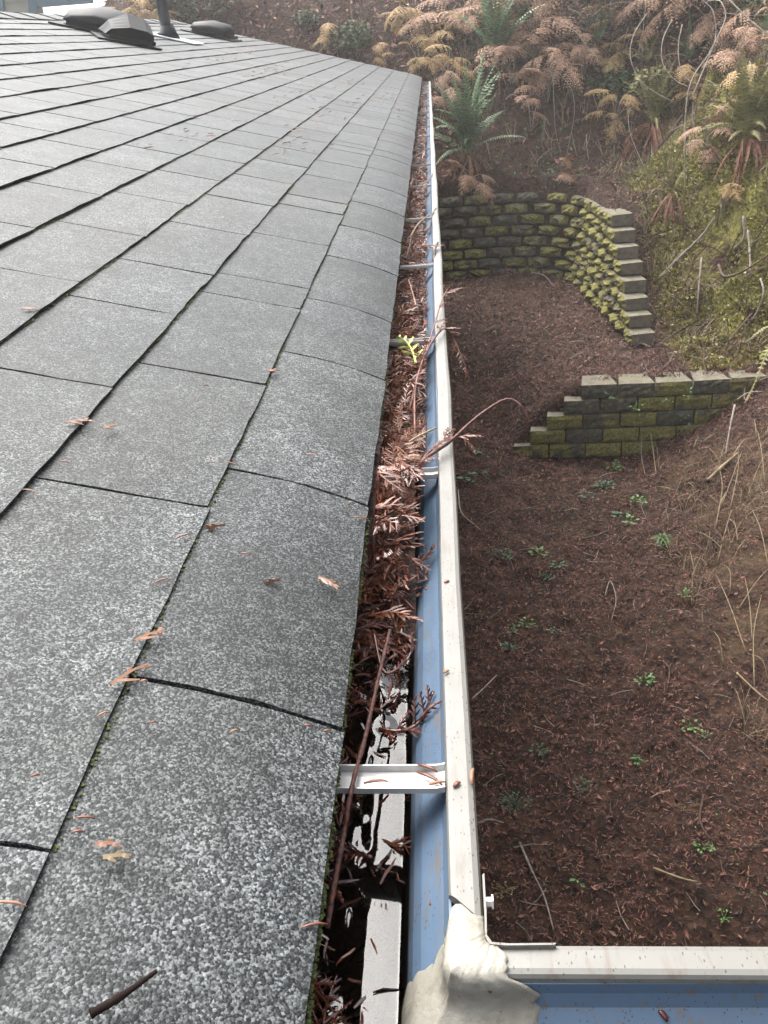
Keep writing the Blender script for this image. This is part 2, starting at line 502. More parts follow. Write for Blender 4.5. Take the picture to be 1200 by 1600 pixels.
# ================================================================== GROUND
def grid_axis(a, b, fine0, fine1, fine, coarse):
    out = [a]
    while out[-1] < b:
        x = out[-1]
        d = fine if fine0 <= x <= fine1 else min(coarse, fine + 0.25 * max(fine0 - x, x - fine1, 0))
        out.append(x + max(d, fine))
    return np.array(out)
gx = grid_axis(-30, 30, -1.0, 4.2, 0.035, 6.0)
gy = grid_axis(-20, 40, 1.5, 12.6, 0.035, 6.0)
GX, GY = np.meshgrid(gx, gy)
GZ = terrain(GX.ravel(), GY.ravel())
nx, ny = len(gx), len(gy)
ii = (np.arange(ny - 1)[:, None] * nx + np.arange(nx - 1)[None, :]).ravel()
ground = link('ground', mesh_np('ground', np.column_stack([GX.ravel(), GY.ravel(), GZ]), np.column_stack([ii, ii + 1, ii + nx + 1, ii + nx])), None, [M['soil']])
tag(ground, 'dark leaf mould ground rising from the yard to a steep bank', None, None, 'structure')

# ================================================================== RETAINING WALLS
def block_mesh(seed, w=0.26, h=BLK_H, d=0.2, rough=0.012, taper=0.04, round_=0.018):
    r = random.Random(seed)
    mb = MB()
    nx_, nz_ = 6, 4
    idx = {}
    V, F = [], []
    for j in range(nz_ + 1):
        for i in range(nx_ + 1):
            u, t = i / nx_ - .5, j / nz_
            edge = max(abs(u) * 2, abs(t - .5) * 2)
            y = round_ * max(0, edge - .35) ** 2 * 2.2 + r.uniform(-1, 1) * rough * (1 if edge < .99 else .5)
            x = u * (w - .006) + r.uniform(-1, 1) * rough * .25
            z = .003 + t * (h - .006) + (r.uniform(-1, 1) * rough * .2 if 0 < j < nz_ else -abs(u) * round_ * .5 * (1 if j else -1))
            idx[i, j] = len(V); V.append((x, y, z))
    for j in range(nz_):
        for i in range(nx_):
            F.append((idx[i, j], idx[i + 1, j], idx[i + 1, j + 1], idx[i, j + 1]))
    b = len(V)
    for (x, z) in ((-w / 2 + taper, .003), (w / 2 - taper, .003), (w / 2 - taper, h - .003), (-w / 2 + taper, h - .003)):
        V.append((x, d, z))
    F.append((b + 1, b, b + 3, b + 2))
    F.append(tuple([idx[i, nz_] for i in range(nx_ + 1)] + [b + 2, b + 3]))
    F.append(tuple([idx[i, 0] for i in range(nx_, -1, -1)] + [b, b + 1]))
    F.append(tuple([idx[nx_, j] for j in range(nz_ + 1)] + [b + 2, b + 1][0:2]))
    F.append(tuple([idx[0, j] for j in range(nz_, -1, -1)] + [b, b + 3]))
    return V, F
def block_variants(n, seed0, mats, **kw):
    out = []
    for k in range(n):
        V, F = block_mesh(seed0 + k, **kw)
        me = bpy.data.meshes.new('block'); me.from_pydata(V, [], F)
        me.materials.append(mats[0]); me.materials.append(mats[1])
        me.update()
        for p in me.polygons:      # 0 = split face, 1 = smooth top, back and ends
            p.material_index = 0 if p.index < 24 else 1
        out.append(me)
    return out
UP = {k: block_variants(5, 50 + 10 * i, (M[k], M[k if k == 'block' else 'block']), rough=.021, round_=.045) for i, k in enumerate(('block', 'block_moss', 'block_gold'))}
UPCAP = block_variants(4, 90, (M['block_gold'], M['cap']), rough=.012, round_=.02, taper=.0, d=.21)

seg = np.hypot(*(WALL_LINE[1:] - WALL_LINE[:-1]).T)
cum = np.concatenate([[0], np.cumsum(seg)])
def wall_pt(s):
    x = np.interp(s, cum, WALL_LINE[:, 0]); y = np.interp(s, cum, WALL_LINE[:, 1])
    x2 = np.interp(s + .03, cum, WALL_LINE[:, 0]); y2 = np.interp(s + .03, cum, WALL_LINE[:, 1])
    x1 = np.interp(s - .03, cum, WALL_LINE[:, 0]); y1 = np.interp(s - .03, cum, WALL_LINE[:, 1])
    return x, y, math.atan2(y2 - y1, x2 - x1)
upper = empty('retaining_wall', (1.5, 8.5, Z_TER))
tag(upper, 'tall curved mossy retaining wall with stepped end below the fern bank', 'retaining wall')
INV = Matrix.Translation(-Vector(upper.location))
for c in range(8):
    s_end = cum[-1] - 0.155 * c
    z = Z_TER - .03 + c * BLK_H
    s = s_end
    first = True
    while s > 0.75:
        w = .26
        sc = s - w / 2 - rnd.uniform(0, .006)
        x, y, th = wall_pt(sc)
        on_side = x > 1.0
        mk = rnd.random()
        kind = ('block_gold' if mk < .6 else 'block_moss') if on_side else ('block_gold' if mk < .10 else 'block_moss' if mk < .62 else 'block')
        me = rnd.choice(UPCAP if (first or (c == 7 and sc > cum[-1] - 2.2)) else UP[kind])
        o = link('block', me, upper)
        off = 0.012 * c + rnd.uniform(-.008, .008)          # each course is set back a little
        nxx, nyy = -math.sin(th), math.cos(th)              # from the face into the bank
        o.location = Vector((x + nxx * off, y + nyy * off, z + rnd.uniform(-.002, .002))) - Vector(upper.location)
        o.rotation_euler = (rnd.uniform(-.01, .01), rnd.uniform(-.015, .015), th + rnd.uniform(-.05, .05))
        if not first: o.scale = (rnd.uniform(.9, 1.0), 1, rnd.uniform(.93, 1.0))
        first = False
        s -= w + rnd.uniform(0, .006) + (0.06 * 0)
        if s == s_end - w and c % 2: s -= .1

LOW = {k: block_variants(4, 150 + 10 * i, (M[k], M['block']), rough=.007, round_=.008, w=.275, h=.115, d=.21, taper=.035) for i, k in enumerate(('block', 'block_moss', 'block_gold'))}
LOWCAP = {k: block_variants(4, 200 + 10 * i, (M[k], M['cap']), rough=.006, round_=.008, w=.275, h=.115, d=.22, taper=.035) for i, k in enumerate(('block', 'block_moss', 'block_gold'))}
lower = empty('retaining_wall', (1.4, 6.5, Z_LOW))
tag(lower, 'low retaining wall of long grey blocks below the brown terrace', 'retaining wall')
def low_pt(x):                   # gentle curve away at the right
    return 6.46 + 0.05 * max(0, x - 1.3) ** 2 - .03 * (x - 1.0)
for c in range(5):
    x = 0.55 + 0.128 * c
    k = 0
    while x < 2.75:
        w = .275
        xc = x + w / 2
        y = low_pt(xc) + .012 * c
        mk = rnd.random()
        kind = 'block_gold' if mk < .46 else 'block_moss' if mk < .9 else 'block'
        if c == 4 and k < 2: kind = 'block'
        me = rnd.choice((LOWCAP if c == 4 or k == 0 else LOW)[kind])
        o = link('block', me, lower)
        slope = (low_pt(xc + .05) - low_pt(xc - .05)) / .1
        o.location = Vector((xc, y + rnd.uniform(-.004, .004), Z_LOW + .02 + c * .1165)) - Vector(lower.location)
        o.rotation_euler = (0, rnd.uniform(-.008, .008), math.atan(slope) + rnd.uniform(-.02, .02))
        x += w + rnd.uniform(.001, .006)
        k += 1

# ================================================================== HOUSE AND ROOF
house = empty('house', (-2.3, 4.5, -2.6))
tag(house, 'low gable house roofed in weathered grey asphalt shingles beside the gutter', 'house')
HOFF = Vector(house.location)
def hpart(mb, name, mats, parent=None, smooth=False):
    o = mb.build(name, mats, parent or house, smooth)
    o.location = (-HOFF) if parent is None else (0, 0, 0)
    return o
S_RIDGE = 2.37
ss = list(np.linspace(0.004, .14, 8)) + [S_RIDGE]
Y0R = -0.6
deck = MB()
prof = [(x, z - .004) for x, z in map(roof_xz, ss)]
prof2 = [(x, z - .016) for x, z in map(roof_xz, ss[::-1])]
xr, zr = prof[-1]
loop = prof + [(2 * xr - x, z) for x, z in prof[-2::-1]]
loop += [(2 * xr - x, z - .02) for x, z in prof[0:1]] + [(xr, zr - .05)] + prof2[-1:]
n = len(loop)
V = [(x, y, z) for y in (Y0R, Y_FAR - .01) for x, z in loop]
F = [(i, (i + 1) % n, n + (i + 1) % n, n + i) for i in range(n)] + [tuple(range(n - 1, -1, -1)), tuple(range(n, 2 * n))]
deck.add(V, F)
# return wing: its eave runs along +x at the bottom of the picture
YW = 0.2
roof = hpart(deck, 'roof', M['shingle_under'])
wing = MB()
wp = [(YW - s * CPH, Z_EAVE + s * SP - .034 * max(0, 1 - s / .1) ** 2) for s in (0.0, .03, .06, .1, 2.4)]
V = [(x, y, z - dz) for x in (-.05, 3.2) for dz in (0, .02) for y, z in wp]
k = len(wp)
F = [(i, i + 1, 2 * k + i + 1, 2 * k + i) for i in range(k - 1)] + [(k + i + 1, k + i, 3 * k + i, 3 * k + i + 1) for i in range(k - 1)]
F += [(0, 2 * k, 3 * k, k), tuple(range(k - 1, -1, -1)) + tuple(range(k, 2 * k)), tuple(range(2 * k, 3 * k)) + tuple(range(4 * k - 1, 3 * k - 1, -1))]
wing.add(V, F)
hpart(wing, 'wing_roof', M['shingle'])
hpart(MB().box((-.127, 4.9, -.07), (.02, 9.4, .18)), 'fascia_board', M['wood'])
hpart(MB().box((1.5, .155, -.07), (3.2, .02, .18)), 'fascia_board', M['wood'])
hpart(MB().box((-.5, 4.8, -1.5), (.1, 9.2, 2.8)), 'wall', M['wallpaint'])
hpart(MB().box((1.5, -.25, -1.5), (3.9, .1, 2.8)), 'wall', M['wallpaint'])
hpart(MB().box((-2.3, 9.36, -1.45), (3.5, .08, 2.9)), 'wall', M['wallpaint'])
gable = MB()
gable.add([(-.55, 9.37, 0.0), (-4.1, 9.37, 0.0), (-2.33, 9.37, .56), (-.55, 9.32, 0.0), (-4.1, 9.32, 0.0), (-2.33, 9.32, .56)], [(0, 1, 2), (5, 4, 3), (0, 3, 4, 1), (1, 4, 5, 2), (2, 5, 3, 0)])
hpart(gable, 'gable_wall', M['wallpaint'])

def lift(s, s0):                  # how a tab rises over the course below towards its lower edge
    u = max(0.0, min(1.0, (s - s0) / EXPO))
    return .0008 + .0026 * (1 - u) ** 2.2
def tab_geo(s0, y0, y1, seed, top=None, ny_=8):
    """one shingle tab from its ragged lower edge up to under the next course; returns the count of top faces too"""
    r = random.Random(seed)
    L = top or (EXPO + .012)
    us = [0, .018, .036, .054, .072, .09, .11, .13, L] if s0 < .01 else [0, .012, .03, .055, .09, L]
    if ny_ < 8 and s0 > .01: us = [0, .03, .07, L]
    g = (.0013 if y0 < 1.5 else .0032) + r.uniform(0, .0008)
    level = r.uniform(0, .0010) if s0 > .01 else 0
    sag = r.uniform(-.0012, .0022)
    skew = r.uniform(-.003, .003)
    top_v, F = [], []
    m_ = ny_ + 1
    nu = len(us)
    edge = [(r.uniform(-.0012, .0012) if s0 > .01 else r.uniform(-.0008, .0008)) for _ in range(m_)]
    for iu, u in enumerate(us):
        jag = [r.uniform(-.0010, .0010) for _ in (0, 1)]
        for j in range(m_):
            t = j / ny_
            y = y0 + g + (y1 - y0 - 2 * g) * t + (jag[0] if j == 0 else jag[1] if j == ny_ else 0)
            s = s0 + u + (edge[j] + skew * (t - .5) if iu == 0 else 0)
            x, z = roof_xz(s)
            hgt = level * (1 - u / L) + lift(s, s0) + sag * math.sin(t * math.pi) * (1 - u / L) + (r.uniform(-.0006, .0006) if iu == 0 else 0)
            if iu == nu - 1: hgt = -.0008
            top_v.append((x + SP * hgt, y, z + CPH * hgt))
    for i in range(nu - 1):
        for j in range(ny_):
            a = i * m_ + j
            F.append((a, a + m_, a + m_ + 1, a + 1))
    n_top = len(F)
    V = list(top_v)
    th = .0028 if s0 > .01 else .0085
    def drop(p): return (p[0] - SP * th, p[1], p[2] - CPH * th)
    for ring in ([j for j in range(m_)], [i * m_ for i in range(nu - 1, -1, -1)], [i * m_ + ny_ for i in range(nu)]):
        b = len(V)
        for k_ in ring: V += [top_v[k_], drop(top_v[k_])]
        for k_ in range(len(ring) - 1):
            F.append((b + 2 * k_, b + 2 * k_ + 2, b + 2 * k_ + 3, b + 2 * k_ + 1))
    return V, F, n_top
# where the cuts between tabs fall: measured for the courses nearest the eye, regular beyond
CUTS = {0: [-.2, .13, .434, .736, 1.08, 1.336, 1.629, 1.917], 1: [-.02, .298, .655, .95, 1.262, 1.376, 1.69], 2: [-.1, .2, .53, .858, 1.128, 1.342, 1.64], 3: [0.0, .3, .6, .9, 1.178, 1.48]}
tabs = []
for c in range(17):
    cuts = list(CUTS.get(c, []))
    if not cuts:
        cuts = [-.4 + (c * .137) % .3]
    while cuts[-1] < Y_FAR - .12:
        step = .305 + rnd.uniform(-.018, .018)
        q = rnd.random()
        if q < .07: step = rnd.uniform(.10, .16)
        cuts.append(cuts[-1] + step)
    cuts[-1] = Y_FAR + rnd.uniform(-.004, .004)
    s0 = c * EXPO - (.012 if c else 0)
    for a, b in zip(cuts[:-1], cuts[1:]):
        tabs.append((c, s0, a, b))
def tab_key(t):
    c, s0, a, b = t
    x, z = roof_xz(s0 + .07)
    p = np.array([x, (a + b) / 2, z]) - CP
    d = np.linalg.norm(p)
    fx, fz = p @ AX, -(p @ AZ)
    vis = fz > .05 and abs(fx / fz) < 640 / 1400 + .25 / d
    return (0 if vis else 1, -(p @ np.array([-SP, 0, -CPH])) * -1 / d ** 3 * -1 if False else d)
tabs.sort(key=tab_key)
far_field = MB()
roof_inv = Vector((0, 0, 0))
for i, (c, s0, a, b) in enumerate(tabs):
    if c == 16:
        top = S_RIDGE - s0
    else:
        top = None
    V, F, nt = tab_geo(s0, a, b, i, top, 8 if i < 300 else 4)
    if i < 300:
        me = bpy.data.meshes.new('shingle'); me.from_pydata(V, [], F)
        me.polygons.foreach_set('use_smooth', [k < nt for k in range(len(F))]); me.update()
        link('shingle', me, roof, [M['shingle']])
    else:
        far_field.add(V, F)
o = far_field.build('shingle_courses', M['shingle'], roof); o['kind'] = 'stuff'
# starter strip under the eave edge and ridge caps
for i in range(34):
    y = -.5 + i * .3
    xr_, zr_ = roof_xz(S_RIDGE)
    mb = MB()
    w = .13
    tilt = .004
    V = []
    for (dx, dz) in ((w, -w * SP / CPH), (.02, .004), (-.02, .004), (-w, -w * SP / CPH)):
        for yy, up in ((y, .011), (y + .33, .005)):
            for t in (0, -.004):
                V.append((xr_ + dx, yy, zr_ + dz + up + t))
    F = []
    for k in range(3):
        a = 4 * k
        F += [(a, a + 4, a + 6, a + 2), (a + 1, a + 3, a + 7, a + 5), (a, a + 1, a + 5, a + 4), (a + 2, a + 6, a + 7, a + 3)]
    F += [(0, 2, 3, 1), (12, 13, 15, 14)]
    mb.add(V, F)
    if y + .3 < Y_FAR: mb.build('ridge_cap', M['shingle'], roof)
# rake edge metal
mb = MB()
for s_a, s_b in ((0.0, .1), (.1, S_RIDGE)):
    (xa, za), (xb, zb) = roof_xz(s_a), roof_xz(s_b)
    mb.add([(xa, Y_FAR - .006, za - .004), (xb, Y_FAR - .006, zb - .004), (xb, Y_FAR - .006, zb - .07), (xa, Y_FAR - .006, za - .05), (xa, Y_FAR + .004, za - .004), (xb, Y_FAR + .004, zb - .004), (xb, Y_FAR + .004, zb - .07), (xa, Y_FAR + .004, za - .05)],
           [(0, 1, 2, 3), (7, 6, 5, 4), (0, 4, 5, 1), (3, 2, 6, 7)])
mb.build('rake_edge', M['wood'], roof)
# moss along the eave edge and in the seams
tv = np.array([(-1, 0, 0), (0, -1, 0), (1, 0, 0), (0, 1, 0), (0, 0, 1.1)], float) * .5
tf = np.array([(0, 1, 4), (1, 2, 4), (2, 3, 4), (3, 0, 4)])
pts = []
for k in range(2600):
    y = .2 + 3.0 * rng.random() ** 1.6
    if vnoise(y * 9, 1.3, 5) < .38: continue
    x, z = roof_xz(-.0005 + .002 * rng.random())
    pts.append((x + .001, y, z - .009 * rng.random()))
for k in range(3600):
    c = 1 + int(rng.integers(0, 4)); y = .3 + 2.6 * rng.random()
    if vnoise(y * 6, c * 3.7, 6) < .44: continue
    s = c * EXPO - .012 - .003 * rng.random()
    x, z = roof_xz(s)
    pts.append((x, y, z + .0015))
pts = np.array(pts)
k = len(pts)
Vv, Ff = scatter(tv, tf, pts, rot_mats(rng.random(k) * 6.3, rng.normal(0, .5, k), rng.normal(0, .5, k)), rng.uniform(.0012, .0034, k))
o = link('moss', mesh_np('moss', Vv, Ff), roof, [simple('roof_moss', (.05, .065, .015), .9, .6, 300)])
o['kind'] = 'stuff'

# ================================================================== GUTTER
gutter = empty('rain_gutter', (0, 4.9, 0))
tag(gutter, 'long cream metal rain gutter, sky tinted blue inside, along the shingle eave, full of debris', 'gutter')
GOFF = Vector(gutter.location)
def gpart(mb, name, mats, smooth=False):
    o = mb.build(name, mats, gutter, smooth)
    o.location = -GOFF
    return o
XI, YI = -0.0062, 0.288          # inner edges of the two lips
Y_END = 9.6
# d = distance in from the lip's inner edge, z
INNER = [(0.0, -.0052), (.0004, -.012), (.003, -.0195), (.010, -.027), (.0165, -.033), (.0215, -.041), (.0245, -.050), (.0265, -.062), (.028, -.076), (.031, -.088), (.075, -.0905), (.108, -.090), (.110, -.086), (.110, -.01)]
THK = .0014
def offset_profile(P, t):
    out = []
    for i, p in enumerate(P):
        a, b = P[max(i - 1, 0)], P[min(i + 1, len(P) - 1)]
        dx, dz = b[0] - a[0], b[1] - a[1]
        L = math.hypot(dx, dz)
        out.append((p[0] + dz / L * t, p[1] - dx / L * t))
    return out
OUTER = offset_profile(INNER, THK)
LOOP = INNER + OUTER[::-1]
LIP = [(0.0, -.0055), (-.0003, -.0025), (-.0014, -.0006), (-.004, .0004), (-.014, .0004), (-.0172, -.0008), (-.0185, -.004), (-.0187, -.022), (-.0175, -.022), (-.0172, -.0060), (-.0020, -.0060), (-.0010, -.0058)]
def run_main(prof, y1, y_cut=None):
    V = [(XI - d, (YI - d) if y_cut is None else y_cut + (-d if False else 0), z) for d, z in prof]
    rows = [V]
    for yy in np.linspace(.6, y1, 26):
        rows.append([(XI - d, yy, z) for d, z in prof])
    return rows
def skin(rows):
    n_ = len(rows[0])
    V = [p for r_ in rows for p in r_]
    F = []
    for i in range(len(rows) - 1):
        for k in range(n_):
            F.append((i * n_ + k, i * n_ + (k + 1) % n_, (i + 1) * n_ + (k + 1) % n_, (i + 1) * n_ + k))
    F.append(tuple(range(n_ - 1, -1, -1)))
    F.append(tuple((len(rows) - 1) * n_ + k for k in range(n_)))
    return V, F
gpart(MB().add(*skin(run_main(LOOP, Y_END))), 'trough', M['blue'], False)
def wob(y): return .0009 * math.sin(y * 7) + .0006 * math.sin(y * 17 + 1)
rows = [[(XI - d, .339 + 1.05 * d, z) for d, z in LIP]]
for yy in np.linspace(.5, Y_END, 60):
    rows.append([(XI - d + wob(yy) * (1 if d < -.002 else .6), yy, z + .0006 * math.sin(yy * 11)) for d, z in LIP])
gpart(MB().add(*skin(rows)), 'lip', M['lip'])
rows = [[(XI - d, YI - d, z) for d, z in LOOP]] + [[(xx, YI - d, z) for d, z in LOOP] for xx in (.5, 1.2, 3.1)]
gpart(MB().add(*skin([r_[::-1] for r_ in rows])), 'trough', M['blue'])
rows = []
for i, xx in enumerate([.022] + list(np.linspace(.06, 3.1, 24))):
    rows.append([(xx + (d * .45 if i == 0 else 0), YI - d + wob(xx + 3) * .7, z + .0005 * math.sin(xx * 13)) for d, z in LIP])
gpart(MB().add(*skin([r_[::-1] for r_ in rows])), 'lip', M['lip'])
# end cap
cap = [(XI - d, Y_END + .001, z) for d, z in INNER] + [(XI - .110, Y_END + .001, 0.0), (XI + .01, Y_END + .001, 0.0)]
cap += [(x, y + .002, z) for x, y, z in cap]
n = len(INNER) + 2
gpart(MB().add(cap, [tuple(range(n)), tuple(range(2 * n - 1, n - 1, -1))] + [(i, n + i, n + (i + 1) % n, (i + 1) % n) for i in range(n)]), 'end_cap', M['lip'])
# hangers
HY = [.429, .884, 1.356, 1.863, 2.392, 2.95, 3.45, 3.953, 4.466, 4.941, 5.439, 5.868, 6.339, 6.8, 7.236, 7.68, 8.15, 8.62, 9.05, 9.4]
for i, y in enumerate(HY):
    mb = MB()
    w = .0105
    pr = [(-w, .0035), (-w - .0012, .0035), (-w - .0012, -.0010), (w * .35, -.0016), (w, -.0040), (w + .0010, .0005), (w + .0022, .0005), (w + .0012, -.0055), (w * .35, -.0030), (-w, -.0023)]
    sk = rnd.uniform(-.004, .004)
    rows = []
    for t, x in ((0, XI - .0004), (.03, XI - .006), (.5, XI - .05), (1, XI - .109)):
        rows.append([(x, y + dy + sk * t + .004 * t, dz - (.0045 if i < 2 else .0022) + (.0012 if t == 0 else 0) - .001 * math.sin(t * 3.1)) for dy, dz in pr])
    mb.add(*skin(rows))
    o = gpart(mb, 'hanger', M['alu'])
    sc = MB()
    sc.tube([(XI - .100, y + .004, -.0075), (XI - .100, y + .004, -.0005)], .0045, 6)
    so = sc.build('screw', M['alu'], o)
# L-shaped splash guard set on the corner, seen edge on
mb = MB()
path = [(.0136, .348), (.0134, .322), (.0128, .309), (.0152, .3048), (.024, .3040), (.048, .3042)]
rows = []
for (x, y) in path:
    rows.append([(x - .0006, y - .0006, -.006), (x - .0006, y - .0006, .0035), (x + .0006, y + .0006, .0035), (x + .0006, y + .0006, -.006)])
mb.add(*skin(rows))
guard = gpart(mb, 'splash_guard', M['lip'])
mb = MB().tube([(.0138, .333, -.001), (.0172, .333, -.001)], .0028, 6)
mb.tube([(.0172, .333, -.001), (.0182, .333, -.001)], .0042, 6)
sc = mb.build('screw', M['alu'], guard)
# sealant smeared over the mitre: from the lip tops down the fold into the gutter
SEAL = [(-.0196, -.012), (-.0192, -.002), (-.0175, .0016), (-.010, .0030), (-.003, .0028), (.001, .0002), (.0025, -.006)] + [(d + .0015, z) for d, z in INNER[1:11]]
U = np.linspace(-1, 1, 61); W = np.linspace(0, 1, 64)
arc = np.concatenate([[0], np.cumsum([math.hypot(SEAL[i + 1][0] - SEAL[i][0], SEAL[i + 1][1] - SEAL[i][1]) for i in range(len(SEAL) - 1)])])
V = []
for w in W:
    sarc = w * arc[-1]
    d, z = np.interp(sarc, arc, [p[0] for p in SEAL]), np.interp(sarc, arc, [p[1] for p in SEAL])
    down = max(0.0, (sarc - .034) / .09)                    # 0 on the lip tops, 1 at the bottom of the gutter
    for u in U:
        e = abs(u)
        ext_l = (.018 + .016 * sstep((d + .0185) / .018) if d < 0 else .030 + .026 * down) + .010 * (vnoise(w * 14, 3.3, 41) - .4) + .010 * (vnoise(w * 46, 1.3, 43) - .5)
        ext_r = (.016 + .012 * sstep((d + .0185) / .018) if d < 0 else .036 + .050 * down) + .018 * (vnoise(w * 10, 7.7, 42) - .5) + .012 * (vnoise(w * 42, 2.7, 45) - .5)
        ridges = .0013 * (vnoise(u * 2.5 + 5, w * 5, 44) - .5) + .0006 * (vnoise(u * 14, w * 5, 46) - .5)
        bulge = (.0011 * (1 - e ** 2) + .0006 + ridges) * min(1, (1 - e) * 9) - (.0012 if e > .995 else 0)
        fold = .006 * math.exp(-(u / .16) ** 2) * (1 if d > 0 else .3)   # a rounded fillet where the walls meet
        if u < 0: x, y = XI - d, YI - d + e * ext_l
        else: x, y = XI - d + e * ext_r, YI - d
        nx_ = bulge * (1 if u < .1 else .15) if d > -.002 else 0
        ny2 = bulge * (1 if u > -.1 else .15) if d > -.002 else 0
        V.append((x - nx_ + fold * .5, y - ny2 + fold * .5, z + (bulge * .9 if d < .002 else bulge * .3)))
nu = len(U)
ii = (np.arange(len(W) - 1)[:, None] * nu + np.arange(nu - 1)[None, :]).ravel()
seal_me = mesh_np('sealant', np.array(V), np.column_stack([ii, ii + nu, ii + nu + 1, ii + 1]))
o = link('sealant', seal_me, gutter, [M['seal']]); o.location = -GOFF

# water standing in the gutter
Z_W = -0.055
wx = np.linspace(XI - .1095, XI - .0255, 56); wy = np.concatenate([np.linspace(.19, .95, 420), np.linspace(.96, 9.59, 90)])
WX, WY = np.meshgrid(wx, wy)
calm = .10 + .9 * sstep((WY - .475) / .07)
left_ = sstep((XI - .050 - WX) / .012)                  # the film is pulled up and down round the litter by the eave
amp = np.maximum(calm * .9, left_ * .9)
WZ = Z_W + amp * .0030 * (vnoise(WX * 55 + 2.2 * vnoise(WX * 20, WY * 18, 63), WY * 26 + 2.0 * vnoise(WX * 24, WY * 22, 64), 61) - .5)
WZ = WZ + amp * .0008 * (vnoise(WX * 140, WY * 90, 62) - .5) + .0012 * (vnoise(WX * 3, WY * 5, 65) - .5) * (1 - amp)
WZ = WZ + .0016 * np.clip((WX - (XI - .0305)) / .004, 0, 1) ** 2
ii = (np.arange(len(wy) - 1)[:, None] * 56 + np.arange(55)[None, :]).ravel()
water = link('water', mesh_np('water', np.column_stack([WX.ravel(), WY.ravel(), WZ.ravel()]), np.column_stack([ii, ii + 1, ii + 57, ii + 56])), None, [M['water']])
tag(water, 'still rain water standing along the bottom of the gutter', None, None, 'structure')

# ================================================================== CEDAR DEBRIS
def spray(seed, L=.06, n=9, w=.55, wide=.0011, sub=True):
    """a flat cedar spray: stem with alternate scaly branchlets"""
    r = random.Random(seed)
    mb = MB()
    bend = r.uniform(-.3, .3)
    def P(t): return Vector((L * t, bend * L * t * t, .06 * L * math.sin(t * 3)))
    mb.tube([P(i / 6) for i in range(7)], [wide * (1.0 - .5 * i / 6) for i in range(7)], 3)
    for i in range(n):
        t = .12 + .85 * i / n
        side = 1 if i % 2 else -1
        l = L * w * (1 - t * .75) * r.uniform(.7, 1.1)
        ang = math.radians(r.uniform(32, 48)) * side + math.atan(2 * bend * t)
        b = P(t)
        drop = r.uniform(-.25, .15)
        def Q(q): return b + Vector((math.cos(ang) * l * q, math.sin(ang) * l * q - side * l * .10 * q * q, drop * l * q * q))
        mb.tube([Q(0), Q(.45), Q(1)], [wide * .7, wide * .95, wide * .35], 3)
        if sub and l > .012:
            for q in (.3, .5, .7, .85):
                s2 = 1 if int(q * 10) % 2 else -1
                a2 = ang + s2 * .6
                l2 = l * .42 * (1.05 - q)
                c0 = Q(q)
                mb.tube([c0, c0 + Vector((math.cos(a2) * l2, math.sin(a2) * l2, drop * l2))], [wide * .8, wide * .4], 3)
    return mb
def tri_faces(F):
    out = []
    for f in F:
        for i in range(1, len(f) - 1): out.append((f[0], f[i], f[i + 1]))
    return np.array(out)
SPR = []
for k in range(8):
    mb = spray(k, L=[.05, .06, .075, .045, .065, .055, .04, .07][k])
    SPR.append((np.array(mb.v), tri_faces(mb.f)))
mb = MB().tube([(-.5, 0, 0), (-.15, .02, .03), (.2, -.02, .03), (.5, .03, 0)], [.03, .055, .05, .02], 3)
NEED = (np.array(mb.v), tri_faces(mb.f))
def fill(y):                      # how far the debris reaches across to the front wall
    return np.interp(y, [.62, .72, .86, 1.0, 1.1, 1.3, 1.9, 2.2, 2.6, 3.2, 4, 9.5], [0, .2, .55, .45, .6, 1, 1, .7, .45, .8, .7, .9]) + .15 * (vnoise(y * 7, 4.4, 75) - .5)
def heap(x, y):                   # top of the packed debris along the gutter
    f = sstep((y - .615) / .13)
    base = -.070 + .008 * vnoise(y * 20, 1, 71)
    top = -.034 + .006 * sstep((y - 1.0) / .2) + .031 * np.exp(-((y - .82) / .15) ** 2) - .011 * sstep((y - 1.35) / .3) + .018 * vnoise(y * 5, 2.2, 72) + .006 * np.sin(y * 3.1)
    z = base + (top - base) * f
    xm = (x - (XI - .11)) / .11
    z = z + .012 * (1 - xm) * f - .026 * f * sstep((xm - .68) / .32) * (1 - fill(y))
    left = sstep(1 - (xm - .30) / .14) * (1 - f) * sstep((vnoise(y * 16, 5, 73) + .25))
    z = z + left * .013
    return z + .010 * (vnoise(x * 130, y * 100, 74) - .5) * (.4 + f)
hx = np.linspace(XI - .1085, XI - .0235, 26); hy = np.concatenate([np.linspace(.2, 1.8, 330), np.linspace(1.82, 9.58, 260)])
HX, HYY = np.meshgrid(hx, hy)
HZ = heap(HX, HYY)
m = Mat('rotting_debris', .4, .45)
m.color(m.ramp(m.noise(160, 6, .75), [(.3, (.006, .004, .003)), (.5, (.035, .014, .009)), (.68, (.11, .042, .025)), (.85, (.22, .11, .07))]))
m.bump(m.noise(260, 5, .7), 1.0, .004)
ii = (np.arange(len(hy) - 1)[:, None] * 26 + np.arange(25)[None, :]).ravel()
o = link('debris', mesh_np('debris_bed', np.column_stack([HX.ravel(), HYY.ravel(), HZ.ravel()]), np.column_stack([ii, ii + 1, ii + 27, ii + 26])), None, [m.m])
tag(o, 'packed dark bed of rotting cedar needles lining the gutter', None, None, 'stuff')
def y_density(n_):                # more pieces near the eye, fewer far off
    u = rng.random(n_)
    return .24 * (9.5 / .24) ** u
